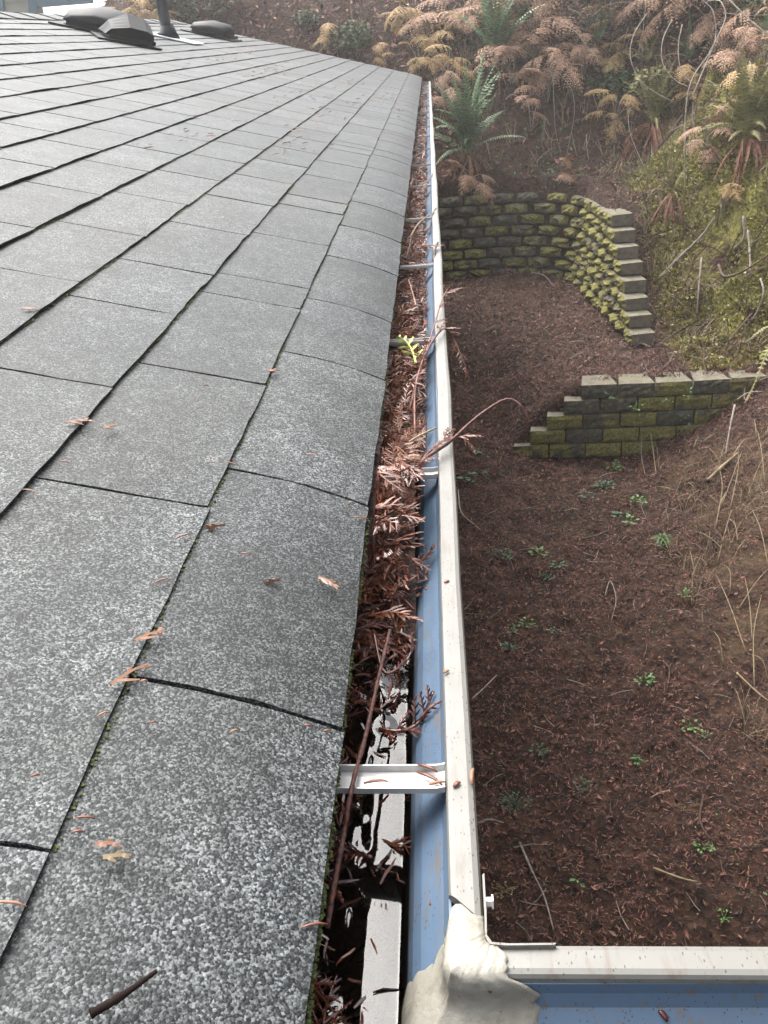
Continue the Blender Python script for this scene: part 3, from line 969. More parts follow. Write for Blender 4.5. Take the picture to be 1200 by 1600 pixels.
def debris(name, label, tmpl, n_, smin, smax, mat, lift_, ylim=(.22, 9.5), flat=.45):
    VV, FF, b = [], [], 0
    per = n_ // len(tmpl)
    for (tv_, tf_) in tmpl:
        y = y_density(per * 2)
        y = y[(y > ylim[0]) & (y < ylim[1])][:per]
        k = len(y)
        x = XI - .107 + (.074 + .023 * fill(y)) * rng.random(k)
        z = heap(x, y) + lift_ * rng.random(k)
        keep = ~((y < .56) & (z < Z_W - .006) & (rng.random(k) < .7))
        x, y, z = x[keep], y[keep], z[keep]
        k = len(y)
        yaw = rng.normal(math.pi / 2, .9, k) + np.where(rng.random(k) < .5, math.pi, 0)
        V_, F_ = scatter(tv_, tf_, np.column_stack([x, y, z]), rot_mats(yaw, rng.normal(-.05, flat * .6, k), rng.normal(0, flat, k)), rng.uniform(smin, smax, k))
        lim_l, lim_r = XI - .1088, XI - .013
        V_[:, 0] = np.clip(V_[:, 0], lim_l, lim_r)
        V_[:, 2] = np.maximum(V_[:, 2], -.0885)
        V_[:, 2] = np.where(V_[:, 0] < -.066, np.minimum(V_[:, 2], -.004 + .25 * (-.066 - V_[:, 0])), V_[:, 2])
        for hy_ in HY[2:]:
            V_[:, 2] = np.where(np.abs(V_[:, 1] - hy_) < .020, np.minimum(V_[:, 2], -.011), V_[:, 2])
        VV.append(V_); FF.append(F_ + b); b += len(V_)
    o = link(name, mesh_np(name, np.concatenate(VV), np.concatenate(FF), False), None, [mat])
    return tag(o, label, None, None, 'stuff')
debris('cedar_debris', 'rust red dead cedar sprays heaped in the gutter', SPR, 760, .45, 1.0, M['needle'], .016, (.64, 9.5))
debris('cedar_debris', 'bleached tan cedar sprays lying on top of the gutter debris', SPR[:4], 330, .4, .85, M['pale'], .014, (.85, 9.5))
debris('cedar_debris', 'wet dark red cedar sprays soaking in the gutter water', SPR, 150, .4, .8, M['wet'], .008, (.22, .8), .3)
debris('needle_debris', 'loose rust coloured needles strewn through the gutter', [NEED], 6500, .008, .026, M['needle'], .012, (.55, 9.5))
debris('needle_debris', 'wet needles floating in the near end of the gutter', [NEED], 1100, .008, .022, M['wet'], .012, (.22, .75), .25)
debris('needle_debris', 'pale bleached needles scattered over the gutter debris', [NEED], 3600, .008, .022, M['pale'], .016, (.85, 9.5))

# single twigs and sprays that stand out
def twig(name, ctrl, r0, r1, mat, label, cat='twig', side=0, side_len=.02, seed=0, knobs=True, n=22, smat=None, group=None):
    r = random.Random(seed + 5)
    pts = spline(ctrl, n)
    org = pts[0].copy()
    pts = [p - org for p in pts]
    root = empty(name, org)
    tag(root, label, cat, group)
    rad = [(r0 + (r1 - r0) * i / n) * (r.uniform(.85, 1.25) if knobs else 1) for i in range(n + 1)]
    MB().tube(pts, rad, 6).build('stem', mat, root, True)
    for k in range(side):
        i = 2 + int((n - 3) * (k + r.random() * .5) / max(side, 1))
        i = min(i, n - 1)
        t = (pts[i + 1] - pts[i - 1]).normalized()
        mb = spray(seed * 31 + k, side_len * r.uniform(.7, 1.2), 7, .5, .0009)
        me = mb.mesh('branchlet')
        o = link('branchlet', me, root, [smat or M['needle']])
        dirv = (t + Vector((r.uniform(-.7, .7), r.uniform(-.7, .7), r.uniform(-.35, .35)))).normalized()
        o.location = pts[i]
        o.rotation_mode = 'QUATERNION'
        o.rotation_quaternion = dirv.to_track_quat('X', 'Z')
    return root
def G(px, py, z): return tuple(at_z(px, py, z))
def GY(px, py, y): return tuple(at_y(px, py, y))
twig('cedar_twig', [G(612, 800, -.01), G(650, 730, .008), G(703, 690, .012), GY(745, 652, .99), GY(790, 624, 1.01), GY(815, 635, 1.0), GY(829, 663, .99)], .0022, .0010, M['twig_red'],
     'reddish cedar twig arching out over the gutter lip above the leaf litter', side=0, seed=1)
twig('cedar_twig', [G(590, 835, -.012), G(640, 745, .006), G(690, 690, .012), GY(745, 683, .95)], .0020, .0011, M['twig_red'],
     'bushy red cedar twig leaning on the gutter lip beneath the arching twig', side=12, side_len=.026, seed=2)
twig('cedar_twig', [G(640, 640, -.005), G(662, 560, .004), G(690, 515, .010), GY(706, 525, 1.40), GY(722, 560, 1.36), GY(736, 600, 1.33)], .0019, .0009, M['twig_red'],
     'drooping red cedar twig hooked over the lip near the green sprig', side=9, side_len=.03, seed=3)
twig('cedar_twig', [G(648, 680, -.008), G(650, 600, 0), G(672, 530, .008), G(690, 470, .012), GY(699, 452, 1.62)], .0017, .0008, M['needle'],
     'feathery brown cedar twig standing up behind the green sprig', side=10, side_len=.034, seed=4)
twig('cedar_twig', [G(609, 985, -.018), G(590, 1065, -.010), G(571, 1150, -.006), G(551, 1225, .003), G(536, 1310, -.008), G(520, 1395, -.012), G(511, 1450, -.018)], .0014, .0017, M['twig_red'],
     'long straight red cedar twig lying along the shingle edge across the nearest hanger', side=4, side_len=.012, seed=5, smat=M['wet'], n=64)
twig('cedar_twig', [G(592, 1140, -.036), G(625, 1142, -.034), G(655, 1128, -.032), G(678, 1080, -.020)], .0019, .0010, M['wet'],
     'wet dark cedar twig turned up against the blue gutter wall beyond the nearest hanger', side=9, side_len=.020, seed=6, smat=M['wet'])
twig('cedar_twig', [G(583, 985, -.03), G(600, 1050, -.035), G(632, 1035, -.035), G(646, 1012, -.03)], .0015, .0010, M['wet'],
     'wet cedar twig crossing the rippled water below the debris heap', side=6, side_len=.018, seed=7, smat=M['wet'])
twig('cedar_twig', [G(582, 1340, -.046), G(560, 1335, -.044), G(533, 1325, -.040)], .0014, .0009, M['wet'],
     'small wet cedar spray under the long stem beside the white reflection', side=6, side_len=.022, seed=8, smat=M['wet'])
twig('cedar_twig', [G(632, 900, -.03), G(655, 880, -.022), G(679, 853, -.012)], .0015, .0009, M['needle'],
     'short cedar tip pointing at the blue wall at the near end of the heap', side=6, side_len=.014, seed=9)
twig('cedar_twig', [G(580, 870, -.02), G(612, 860, -.012), G(640, 895, -.02)], .0016, .0009, M['needle'],
     'curved cedar branchlet drooping over the near face of the debris heap', side=11, side_len=.034, seed=10)
twig('cedar_twig', [G(576, 790, 0), G(585, 840, .004), G(596, 880, -.01), G(606, 925, -.025)], .0017, .0010, M['needle'],
     'dense cedar branchlet hanging down beside the shingle edge at the heap', side=13, side_len=.034, seed=11)
twig('bare_twig', [G(605, 735, .002), G(622, 705, .006), G(648, 685, .010), G(682, 668, .014)], .0016, .0009, M['straw'],
     'thin orange tan twig lying slanted across the debris by the second hanger', seed=12)
twig('bare_twig', [G(592, 800, -.004), G(604, 760, .004), G(612, 725, .006)], .0015, .0010, M['straw'],
     'thin tan stalk poking up by the shingle edge near the second hanger', seed=13)
twig('bare_twig', [G(650, 478, -.004), G(644, 455, .002), G(638, 437, .006)], .0016, .0010, M['pale'],
     'pale broken stalk lying on the debris before the fourth hanger', seed=14)
twig('bare_twig', [G(678, 408, -.004), G(680, 390, .006), G(684, 379, .012)], .0026, .0018, M['bark'],
     'stubby dark twig leaning on the inside of the lip behind the fourth hanger', seed=15)
twig('bare_twig', [G(671, 366, -.02), G(673, 350, -.008), G(677, 332, .004), G(682, 325, .010)], .0020, .0012, M['bark'],
     'forked dark twig leaning on the gutter lip by the fifth hanger', seed=16)
twig('bare_twig', [G(640, 372, -.006), G(652, 352, .002), G(665, 340, .010), G(670, 336, .012)], .0020, .0014, M['straw'],
     'pale twig lying over the fifth hanger', seed=17)
twig('bare_twig', [G(668, 286, -.01), G(674, 276, .002), G(677, 270, .008)], .0018, .0012, M['twig_red'],
     'short reddish twig standing between the sixth and seventh hangers', seed=18)
twig('bare_twig', [G(634, 405, .0), G(640, 385, .008), G(642, 372, .012)], .0018, .0012, M['bark'],
     'thin black stalk upright in the debris beside the red cedar clump', seed=19)
# the red clump behind the fourth hanger
twig('cedar_twig', [G(640, 396, -.004), G(655, 388, .006), G(676, 386, .008)], .0016, .001, M['needle'], 'bright red cedar clump bunched behind the fourth hanger', side=12, side_len=.034, seed=20, smat=M['needle'])
# fresh green spray on the third hanger
g = empty('cedar_sprig', G(649, 567, .006)); tag(g, 'fresh yellow green cedar sprig lying on the debris at the third hanger', 'sprig')
me = spray(77, .088, 9, .34, .0015).mesh('spray')
o = link('spray', me, g, [M['sprig_green']])
p0, p1 = Vector(G(648, 560, .004)), Vector(G(639, 518, .008))
o.rotation_mode = 'QUATERNION'; o.rotation_quaternion = (p1 - p0).to_track_quat('X', 'Z')
o.scale = [(p1 - p0).length / .088] * 3

# bits lying on the hanger, the lip, the wall and the sealant
def flake(name, p, length, yaw, mat, label, cat='needle', group=None, pitch=0.0, roll=0.0, fat=1.0):
    r = random.Random(hash(label) % 1000 + int(p[1] * 977))
    mb = MB().tube([(-.5 * length, 0, 0), (-.15 * length, .04 * length, .0006), (.2 * length, .03 * length, .0008), (.5 * length, -.04 * length, .0002)],
                   [.0007 * fat, .0014 * fat, .0013 * fat, .0005 * fat], 5, flat=.6)
    o = mb.build(name, mat, None, True)
    o.location = p; o.rotation_euler = (roll, pitch, yaw)
    return tag(o, label, cat, group)
pz = -.0035
for (px, py, L, yaw, mt, lb) in [
    (588, 1222, .016, .1, 'pale', 'pale tan needle lying flat in the middle of the nearest hanger'),
    (668, 1200, .015, -.5, 'needle', 'brown cedar scrap on the upper edge of the nearest hanger'),
    (672, 1216, .020, -.6, 'needle', 'longest brown scrap in the pile on the nearest hanger by the lip'),
    (684, 1224, .012, .2, 'pale', 'orange tan scrap at the lip end of the nearest hanger')]:
    flake('cedar_needle', G(px, py, pz), L, yaw, M[mt], lb)
for (px, py, z, L, yaw, pitch, mt, lb) in [
    (738, 1213, .0015, .014, 1.5, 0, 'pale', 'tan needle on the outer edge of the lip beside the nearest hanger'),
    (714, 1226, .0012, .006, .8, 0, 'needle', 'tiny brown flake on the cream lip just below the nearest hanger'),
    (698, 909, .0012, .005, .6, 0, 'pale', 'tiny orange flake on the cream lip beside the water'),
    (697, 1050, .0012, .005, .6, 0, 'pale', 'tiny tan flake on the cream lip beside the rippled water'),
    (680, 1402, -.030, .016, 1.2, .3, 'needle', 'dark red needle stuck to the blue gutter wall near the corner'),
    (667, 918, -.032, .014, 1.5, .3, 'needle', 'brown scale stuck on the blue gutter wall below the heap'),
    (761, 1542, -.006, .007, -1.0, .2, 'needle', 'dark red seed lying on the white sealant at the corner'),
    (1035, 1586, -.022, .007, -.9, .4, 'wet', 'black grub shaped scrap on the blue wall of the return gutter')]:
    flake('cedar_needle', G(px, py, z), L, yaw, M[mt], lb, pitch=pitch, fat=1.2)

# ================================================================== LOOSE BITS ON THE SHINGLES
def on_roof(px, py, up=.006):
    s, y = at_roof(px, py)
    x, z = roof_xz(max(s, .002))
    return Vector((x + SP * up, y, z + CPH * up))
def roof_spray(px, py, L, yaw, label, mat='pale', n=5, seed=0):
    me = spray(seed + 300, L, n, .6, .0013, False).mesh('cedar_fragment')
    o = link('cedar_fragment', me, None, [M[mat]])
    o.location = on_roof(px, py, .0075)
    o.rotation_euler = (0, PITCH, yaw)
    return tag(o, label, 'cedar fragment')
roof_spray(350, 832, .034, math.pi, 'pinkish fan of cedar scales lying on the first course of shingles', n=8, seed=1)
roof_spray(434, 914, .022, math.pi, 'narrow rust cedar scale flat on the first course below the pink fan', n=4, seed=2)
roof_spray(494, 904, .018, -.3, 'rust cedar scale near the eave edge opposite the water', n=4, seed=3)
roof_spray(417, 590, .022, 1.3, 'rust cedar scale caught under the seam beside the third shingle cut', n=5, seed=4)
roof_spray(104, 672, .026, .9, 'rust cedar scale wedged in the second seam at the left', n=5, seed=5)
roof_spray(210, 1016, .024, 1.0, 'orange cedar scale caught in the nearest seam', n=4, seed=6)
roof_spray(172, 1085, .034, 1.1, 'long orange needle cluster in the seam at the nearest shingle cut', n=3, seed=7)
roof_spray(34, 492, .02, .9, 'orange cedar scale in the third seam at the left edge', n=4, seed=8)
roof_spray(148, 1336, .012, .4, 'short orange scale in the bottom cluster on the nearest shingle', n=3, seed=9)
roof_spray(160, 1356, .013, .3, 'yellow scrap in the bottom cluster on the nearest shingle', 'straw', n=3, seed=10)
roof_spray(160, 680, .018, .9, 'small rust needle in the second seam beyond the wedged scale', n=2, seed=11)
flakes = [(485, 717, .011, 0), (383, 877, .009, 0), (100, 733, .009, 0), (47, 779, .013, -.1), (285, 850, .024, 1.1), (252, 920, .015, .9), (223, 1078, .005, .4), (505, 1133, .005, .3), (475, 1130, .005, 0), (363, 1152, .006, .7), (132, 1293, .010, .2), (120, 1315, .006, .4), (14, 1428, .016, .1), (495, 1434, .014, .4), (560, 801, .016, 0), (328, 733, .006, .3), (55, 1227, .005, .6), (238, 1143, .004, .4), (545, 781, .006, .2), (320, 612, .008, .8), (360, 735, .016, -.2), (160, 1130, .008, .9)]
for i, (px, py, L, yaw) in enumerate(flakes):
    o = flake('cedar_needle', on_roof(px, py, .0068), L, yaw, M['needle' if i % 3 else 'pale'], 'small rust or tan cedar fleck lying loose on the near shingles', group='loose cedar flecks on the near shingles', pitch=PITCH, fat=.62)
# dark twig at the bottom edge
pA, pB, pC = on_roof(240, 1540, .012), on_roof(190, 1575, .010), on_roof(140, 1602, .008)
twig('bare_twig', [pA, pB, pC], .0009, .0022, simple('black_twig', (.014, .009, .008), .95, .6, 90, .08), 'dark blurred twig at the bottom edge of the shingles', seed=33)
# drifts of orange needles far up the roof
VV, FF, b = [], [], 0
cl = [(470, 135, .5), (500, 165, .35), (430, 110, .5), (400, 118, .4), (555, 165, .3), (600, 155, .25), (620, 175, .2), (385, 85, .5), (350, 95, .4), (540, 130, .3), (300, 210, .3), (480, 210, .3), (460, 230, .2)]
P = []
for (px, py, sp_) in cl:
    s, y = at_roof(px, py)
    k = int(70 * sp_ + 8)
    P += [(s + v, y + w) for v, w in zip(rng.normal(0, sp_ * .13, k), rng.normal(0, sp_, k))]
P = np.array([(s, y) for s, y in P if .02 < s < 2.2 and .9 < y < 9.5])
pts = np.array([(X_EAVE - s * CPH + SP * .006, y, Z_EAVE + s * SP + CPH * .006 - .034 * max(0, 1 - s / .1) ** 2) for s, y in P])
k = len(pts)
V_, F_ = scatter(NEED[0], NEED[1], pts, rot_mats(rng.random(k) * 6.3, np.full(k, .1), rng.normal(0, .2, k)), rng.uniform(.008, .03, k))
o = link('needle_litter', mesh_np('needle_litter', V_, F_), None, [M['pale']])
tag(o, 'thin drifts of orange needles on the far shingles', None, None, 'stuff')

# ================================================================== ROOF VENTS AND PIPE
RM = Matrix.Rotation(PITCH, 4, 'Y')     # local +x points down the slope
def roof_place(name, s, y, label, cat, yaw=0.0):
    x, z = roof_xz(s)
    o = empty(name, (x + SP * .005, y, z + CPH * .005))
    o.rotation_euler = (Matrix.Rotation(PITCH, 3, 'Y') @ Matrix.Rotation(yaw, 3, 'Z')).to_euler()
    return tag(o, label, cat)
def loft(mb, rows):
    V, F = skin(rows); mb.add(V, F); return mb
def vent(s, y, w, l, h, label, peak=False, yaw=0.0):
    v = roof_place('roof_vent', s, y, label, 'roof vent', yaw)
    MB().box((0, 0, .004), (l + .08, w + .08, .008)).build('base_flange', M['black'], v)
    n_ = 9 if peak else 21
    rows = []
    for i in range(n_):
        t = i / (n_ - 1) * 2 - 1
        yy = t * w / 2
        if peak: hh = h * (1.0 - .55 * abs(t))
        else: hh = h * (1 - .55 * abs(t) ** 3.0)
        ins = .0 if peak else .05 * abs(t) ** 4
        rows.append([(l / 2 - ins, yy, .03), (l / 2 - ins, yy, .03 + hh * .62), (l / 2 - .04 - ins, yy, .03 + hh * .92), (0, yy, .03 + hh), (-l / 2 + ins + .03, yy, .03 + hh * .55), (-l / 2 + ins, yy, .03)])
    loft(MB(), rows).build('hood', M['black'], v, not peak)
    MB().box((l / 2 + .006, 0, .022), (.012, w * .98, .02)).build('rim', M['black'], v)
    MB().box((0, 0, .018), (l * .8, w * .85, .022)).build('throat', M['shingle_under'], v)
    return v
for px, py, w_, l_, h_, lb, pk, yw in [(160, 50, .50, .40, .10, 'long domed black roof vent nearest the neighbouring house', False, .1),
                                       (196, 66, .27, .26, .11, 'small peaked black roof vent in front of the long domed one', True, .45),
                                       (331, 57, .36, .34, .085, 'low black roof vent at the far end beyond the pipe', False, .0)]:
    s, y = at_roof(px, py)
    vent(s, y, w_, l_, h_, lb, pk, yw)
s, y = at_roof(262, 60)
pp = roof_place('vent_pipe', s, y, 'upright black plumbing vent pipe with bright flashing on the far roof', 'vent pipe')
mb = MB().tube([(0, 0, -.01), (0, 0, .95)], .036, 14)
o = mb.build('pipe', M['pipe'], pp, True)
o.rotation_euler = (0, -PITCH - .02, 0)
mb = MB()
mb.tube([(0, 0, .006), (0, 0, .03), (-.012, 0, .075)], [.085, .06, .042], 14)
mb.build('collar', M['black'], pp, True)
MB().box((.05, 0, .005), (.34, .28, .006)).build('flashing', M['lead'], pp)

# ================================================================== NEIGHBOURING HOUSE
nh = empty('neighbouring_house', (-6.2, 13.5, 0))
tag(nh, 'cream lap sided neighbouring house with slate blue trim beyond the ridge', 'house')
for i in range(22):
    z = -.9 + i * .145
    MB().add([(-3, 0, 0), (1.02, 0, 0), (1.02, 0, .16), (-3, 0, .16), (-3, .012, .16), (1.02, .012, .16), (-3, -.014, 0), (1.02, -.014, 0)],
             [(6, 7, 2, 3), (6, 0, 1, 7), (3, 2, 5, 4)]).build('siding_board', M['siding'], nh).location = (0, 0, z)
MB().box((-1.0, .15, .6), (3.98, .26, 3.0)).build('wall', M['siding'], nh)
NY = 13.46
def slab_px(poly, name, depth, mat):       # a board on the wall plane, outlined in the wall's own coordinates
    P = [at_y(px, py, NY) for px, py in poly]
    off = nh.location
    V = [(p[0] - off.x, NY - off.y, p[2] - off.z) for p in P] + [(p[0] - off.x, NY - off.y + depth, p[2] - off.z) for p in P]
    n_ = len(P)
    MB().add(V, [tuple(range(n_)), tuple(range(2 * n_ - 1, n_ - 1, -1))] + [(i, n_ + i, n_ + (i + 1) % n_, (i + 1) % n_) for i in range(n_)]).build(name, mat, nh)
slab_px([(43, -14), (56, -14), (61, 60), (46, 60)], 'corner_board', .03, M['trim'])
slab_px([(56, -6), (145, -12), (145, 5), (59, 12)], 'frieze_board', .03, M['trim'])
slab_px([(-6, -14), (4, -14), (8, 60), (-3, 60)], 'corner_board', .03, M['trim'])

# ================================================================== FERNS AND BRACKEN
def frond_mesh(seed, L=1.0, e0=75, e1=15, pairs=30, pw=.11, droop=.25, twist=.0, curl=0.0, stipe=.12):
    """sword fern frond of unit length: rachis with two rows of pinnae"""
    r = random.Random(seed)
    mb = MB()
    n_ = 14
    P = [Vector((0, 0, 0))]
    side = r.uniform(-.12, .12)
    for i in range(n_):
        t = (i + .5) / n_
        e = math.radians(e0 + (e1 - e0) * t ** 1.3 - curl * max(0, t - .7) * 300)
        P.append(P[-1] + Vector((math.cos(e), side * t, math.sin(e))) * (L / n_))
    mb.tube(P, [.007 * (1 - .8 * i / n_) for i in range(n_ + 1)], 3)
    def at(t):
        u = t * n_; i = min(int(u), n_ - 1)
        return P[i].lerp(P[i + 1], u - i), (P[i + 1] - P[i]).normalized()
    for k in range(pairs):
        t = stipe + (1 - stipe) * (k + .3) / pairs
        p, d = at(t)
        u = (t - stipe) / (1 - stipe)
        l = pw * L * min(1, .55 + u * 2.2) * (1 - u ** 2.6) * r.uniform(.85, 1.1) + .006
        sv = Vector((0, 1, 0)).cross(d)
        nrm = d.cross(Vector((0, 1, 0))).normalized()
        for sgn in (-1, 1):
            if r.random() < .03: continue
            dirn = (Vector((0, sgn, 0)) + d * (.28 + .3 * u) + nrm * (r.uniform(-.2, .2) - droop)).normalized()
            wv = d * (L * .86 / pairs) * .36
            m_ = p + dirn * l * .45
            tip = p + dirn * l - nrm * 0 + nrm * (-droop * .25 * l)
            mb.add([p - wv * .7, m_ - wv, tip, m_ + wv * .9, p + wv * .7], [(0, 1, 3, 4), (1, 2, 3)])
    return mb.mesh('frond')
FR_UP = [frond_mesh(400 + i, 1, 88, 60, 24, .11) for i in range(4)]
FR_MID = [frond_mesh(410 + i, 1, 78, 18, 24, .115) for i in range(4)]
FR_LOW = [frond_mesh(420 + i, 1, 48, -30, 24, .12) for i in range(3)]
FR_DEAD = [frond_mesh(430 + i, 1, 5, -82, 24, .06, .9, curl=.2) for i in range(4)]
def set_mat(me, mat):
    c = me.copy(); c.materials.clear(); c.materials.append(mat); return c
FERN_SETS = {}
for key in ('fern', 'fern_olive', 'fern_dead'):
    FERN_SETS[key] = {n_: [set_mat(me, M[key]) for me in L_] for n_, L_ in (('up', FR_UP), ('mid', FR_MID), ('low', FR_LOW), ('dead', FR_DEAD))}
def fern(p, size, label, key='fern', n_up=7, n_mid=12, n_low=6, n_dead=8, seed=0, lean=(0, 0), dead_len=.7, phi0=None):
    r = random.Random(seed + 900)
    root = empty('sword_fern', p)
    tag(root, label, 'fern')
    root.rotation_euler = (lean[0], lean[1], r.uniform(0, .2))
    k = 0
    for kind, n_, smin, smax in (('up', n_up, .8, 1.1), ('mid', n_mid, .7, 1.05), ('low', n_low, .6, .9)):
        for i in range(n_):
            o = link('frond', r.choice(FERN_SETS[key][kind]), root)
            o.location = (r.uniform(-.03, .03), r.uniform(-.03, .03), r.uniform(0, .03))
            o.rotation_euler = (r.uniform(-.3, .3), r.uniform(-.22, .22), 2 * math.pi * (i + r.uniform(-.7, .7)) / n_ + k)
            o.scale = [size * r.uniform(smin * .72, smax) * w_ for w_ in (1, r.uniform(.75, 1.1), 1)]
            if r.random() < .12: bpy.data.objects.remove(o)
        k += .7
    for i in range(n_dead):
        o = link('dead_frond', r.choice(FERN_SETS['fern_dead']['dead']), root)
        o.location = (r.uniform(-.04, .04), r.uniform(-.04, .04), r.uniform(-.05, .02))
        o.rotation_euler = (r.uniform(-.3, .3), r.uniform(-.2, .3), -math.pi / 2 + r.uniform(-1.35, 1.35))
        o.scale = [size * dead_len * r.uniform(.7, 1.1)] * 3
    return root
fern(hit(732, 250, .05), .95, 'large blue green sword fern above the tall wall beside the gutter', 'fern', 14, 18, 7, 12, 1, (.18, 0), .62)
fern(hit(775, 110, .05), .98, 'green sword fern higher on the bank behind the large one', 'fern', 16, 16, 4, 4, 2, (.1, 0), .5)
fern(hit(1165, 228, .05), .68, 'tall olive sword fern at the right edge with hanging dead fronds', 'fern_olive', 26, 16, 8, 22, 3, (.12, 0), .95)
fern(hit(1022, 205, .05), .60, 'thin olive fern over the mossy bank with a skirt of brown fronds', 'fern_olive', 16, 8, 4, 24, 4, (.15, 0), 1.15)
fern(hit(1048, 312, .04), .36, 'small fern with a rusty skirt right above the stepped wall end', 'fern_olive', 6, 3, 2, 22, 5, (.2, 0), 1.3)
fern(hit(935, 70, .03), .55, 'dim green fern near the top of the bank behind the bracken', 'fern', 9, 8, 4, 2, 6)
fern(hit(1075, 100, .03), .45, 'little green fern under the arching pale canes', 'fern', 5, 8, 4, 2, 7)
fern(hit(1190, 90, .03), .5, 'green fern at the upper right edge beneath the pale bracken', 'fern', 5, 9, 5, 3, 8)
fern(hit(905, 330, .02) if False else hit(1010, 105, .03), .42, 'pale yellow green fern hanging in the dark hollow under the canes', 'fern_olive', 2, 6, 10, 2, 9)

def bracken_mesh(seed, L=1.0, e0=40, e1=-25):
    """a triangular, twice-cut dead bracken blade of unit length"""
    r = random.Random(seed)
    mb = MB()
    n_ = 10
    P = [Vector((0, 0, 0))]
    for i in range(n_):
        e = math.radians(e0 + (e1 - e0) * (i + .5) / n_)
        P.append(P[-1] + Vector((math.cos(e), r.uniform(-.03, .03), math.sin(e))) * (L / n_))
    mb.tube(P, [.008 * (1 - .85 * i / n_) for i in range(n_ + 1)], 3)
    for k in range(13):
        u = (k + .5) / 13
        t = .16 + .84 * u
        i = min(int(t * n_), n_ - 1)
        p = P[i].lerp(P[i + 1], t * n_ - i); d = (P[i + 1] - P[i]).normalized()
        nrm = d.cross(Vector((0, 1, 0))).normalized()
        for sgn in (-1, 1):
            if r.random() < .08: continue
            l = .46 * L * (1 - u) ** .9 * r.uniform(.75, 1.1) + .02
            dv = (Vector((0, sgn, 0)) + d * .45).normalized()
            sag = r.uniform(.2, .8)
            m_ = max(4, int(l / L * 26))
            for q in range(m_):
                w = (q + .5) / m_
                c = p + dv * l * w + Vector((0, 0, -sag * l * w * w))
                pl = .09 * L * (1 - w * .8) * (1 - .55 * u) * r.uniform(.7, 1.2)
                dn = (dv + Vector((0, 0, -2 * sag * w))).normalized()
                a = dn.cross(nrm).normalized()
                hw = l / m_ * .42
                for s2 in (-1, 1):
                    tip = c + (a * s2 + dn * .5 + Vector((0, 0, r.uniform(-.5, .1)))) * pl
                    mb.add([c - dn * hw, c + dn * hw, tip], [(0, 1, 2)])
    return mb.mesh('blade')
BR = [bracken_mesh(500 + i, 1, e0, e1) for i, (e0, e1) in enumerate([(35, -30), (15, -55), (60, 0), (0, -70), (30, -45)])]
BRS = {k: [set_mat(b_, M[k]) for b_ in BR] for k in ('bracken', 'bracken_gold')}
def bracken(p, size, label, key='bracken', n_=5, seed=0, group=None, h=.35, face=None):
    r = random.Random(seed + 700)
    root = empty('dead_bracken', p)
    tag(root, label, 'bracken', group)
    for i in range(n_):
        a = (face if face is not None else -math.pi / 2) + r.uniform(-1.5, 1.5)
        base = Vector((r.uniform(-.3, .3) * size, r.uniform(-.2, .2) * size, r.uniform(.1, 1) * h))
        o = link('blade', r.choice(BRS[key]), root)
        o.location = base; o.rotation_euler = (r.uniform(-.3, .3), r.uniform(-.2, .35), a); o.scale = [size * r.uniform(.75, 1.15)] * 3
        MB().tube(spline([(0, 0, -.12), (base.x * .4, base.y * .4, base.z * .6), tuple(base)], 5), [.007, .006, .006, .005, .005, .004], 4).build('stalk', M['twig_grey'], root)
    return root
for i, (px, py, sz, n_, h, lb) in enumerate([
    (880, 40, .85, 16, .7, 'big drift of rust pink bracken draped down the upper bank'),
    (835, 90, .68, 11, .6, 'rust bracken fronds hanging right of the higher green fern'),
    (800, 20, .70, 12, .5, 'pinkish bracken at the top of the picture behind the ferns'),
    (855, 160, .48, 9, .5, 'layered drooping bracken fronds over the dark earth hollow'),
    (830, 200, .34, 3, .40, 'small tan bracken frond lowest above the dark hollow'),
    (1060, 25, .80, 14, .55, 'large hanging bracken clump among the pale canes'),
    (1000, 15, .55, 5, .4, 'bracken drooping left of the cane loops'),
    (1170, 70, .50, 6, .4, 'pale bracken fronds at the upper right edge'),
    (1120, 20, .5, 5, .4, 'brown bracken behind the crossing canes'),
    (890, 285, .20, 7, .25, 'rusty bracken heap standing on top of the curved wall'),
    (735, 300, .34, 6, .15, 'tan dead bracken hanging over the wall by the gutter'),
    (700, 40, .6, 9, .4, 'brown bracken at the top beyond the gutter end')]):
    bracken(hit(px, py, .0), sz, lb, 'bracken', n_, i, None, h)
for i, (px, py, sz, n_, lb) in enumerate([
    (668, 70, .42, 6, 'pale golden fern clump above the far gutter end'),
    (640, 45, .45, 6, 'golden fern clump upper left of the gutter end'),
    (655, 110, .30, 5, 'tan clump right behind the far corner of the roof'),
    (590, 95, .22, 5, 'small straw clump beyond the rake edge'),
    (515, 72, .28, 6, 'yellow brown clump showing over the rake edge'),
    (700, 115, .38, 5, 'brown fern clump between the gutter end and the large green fern'),
    (245, 30, .55, 8, 'golden bush behind the black vent pipe'),
    (210, 30, .45, 6, 'golden bush behind the long domed vent'),
    (730, 60, .4, 5, 'yellowish fern clump left of the higher green fern')]):
    bracken(hit(px, py, .0), sz, lb, 'bracken_gold', n_, 40 + i, None, .25)

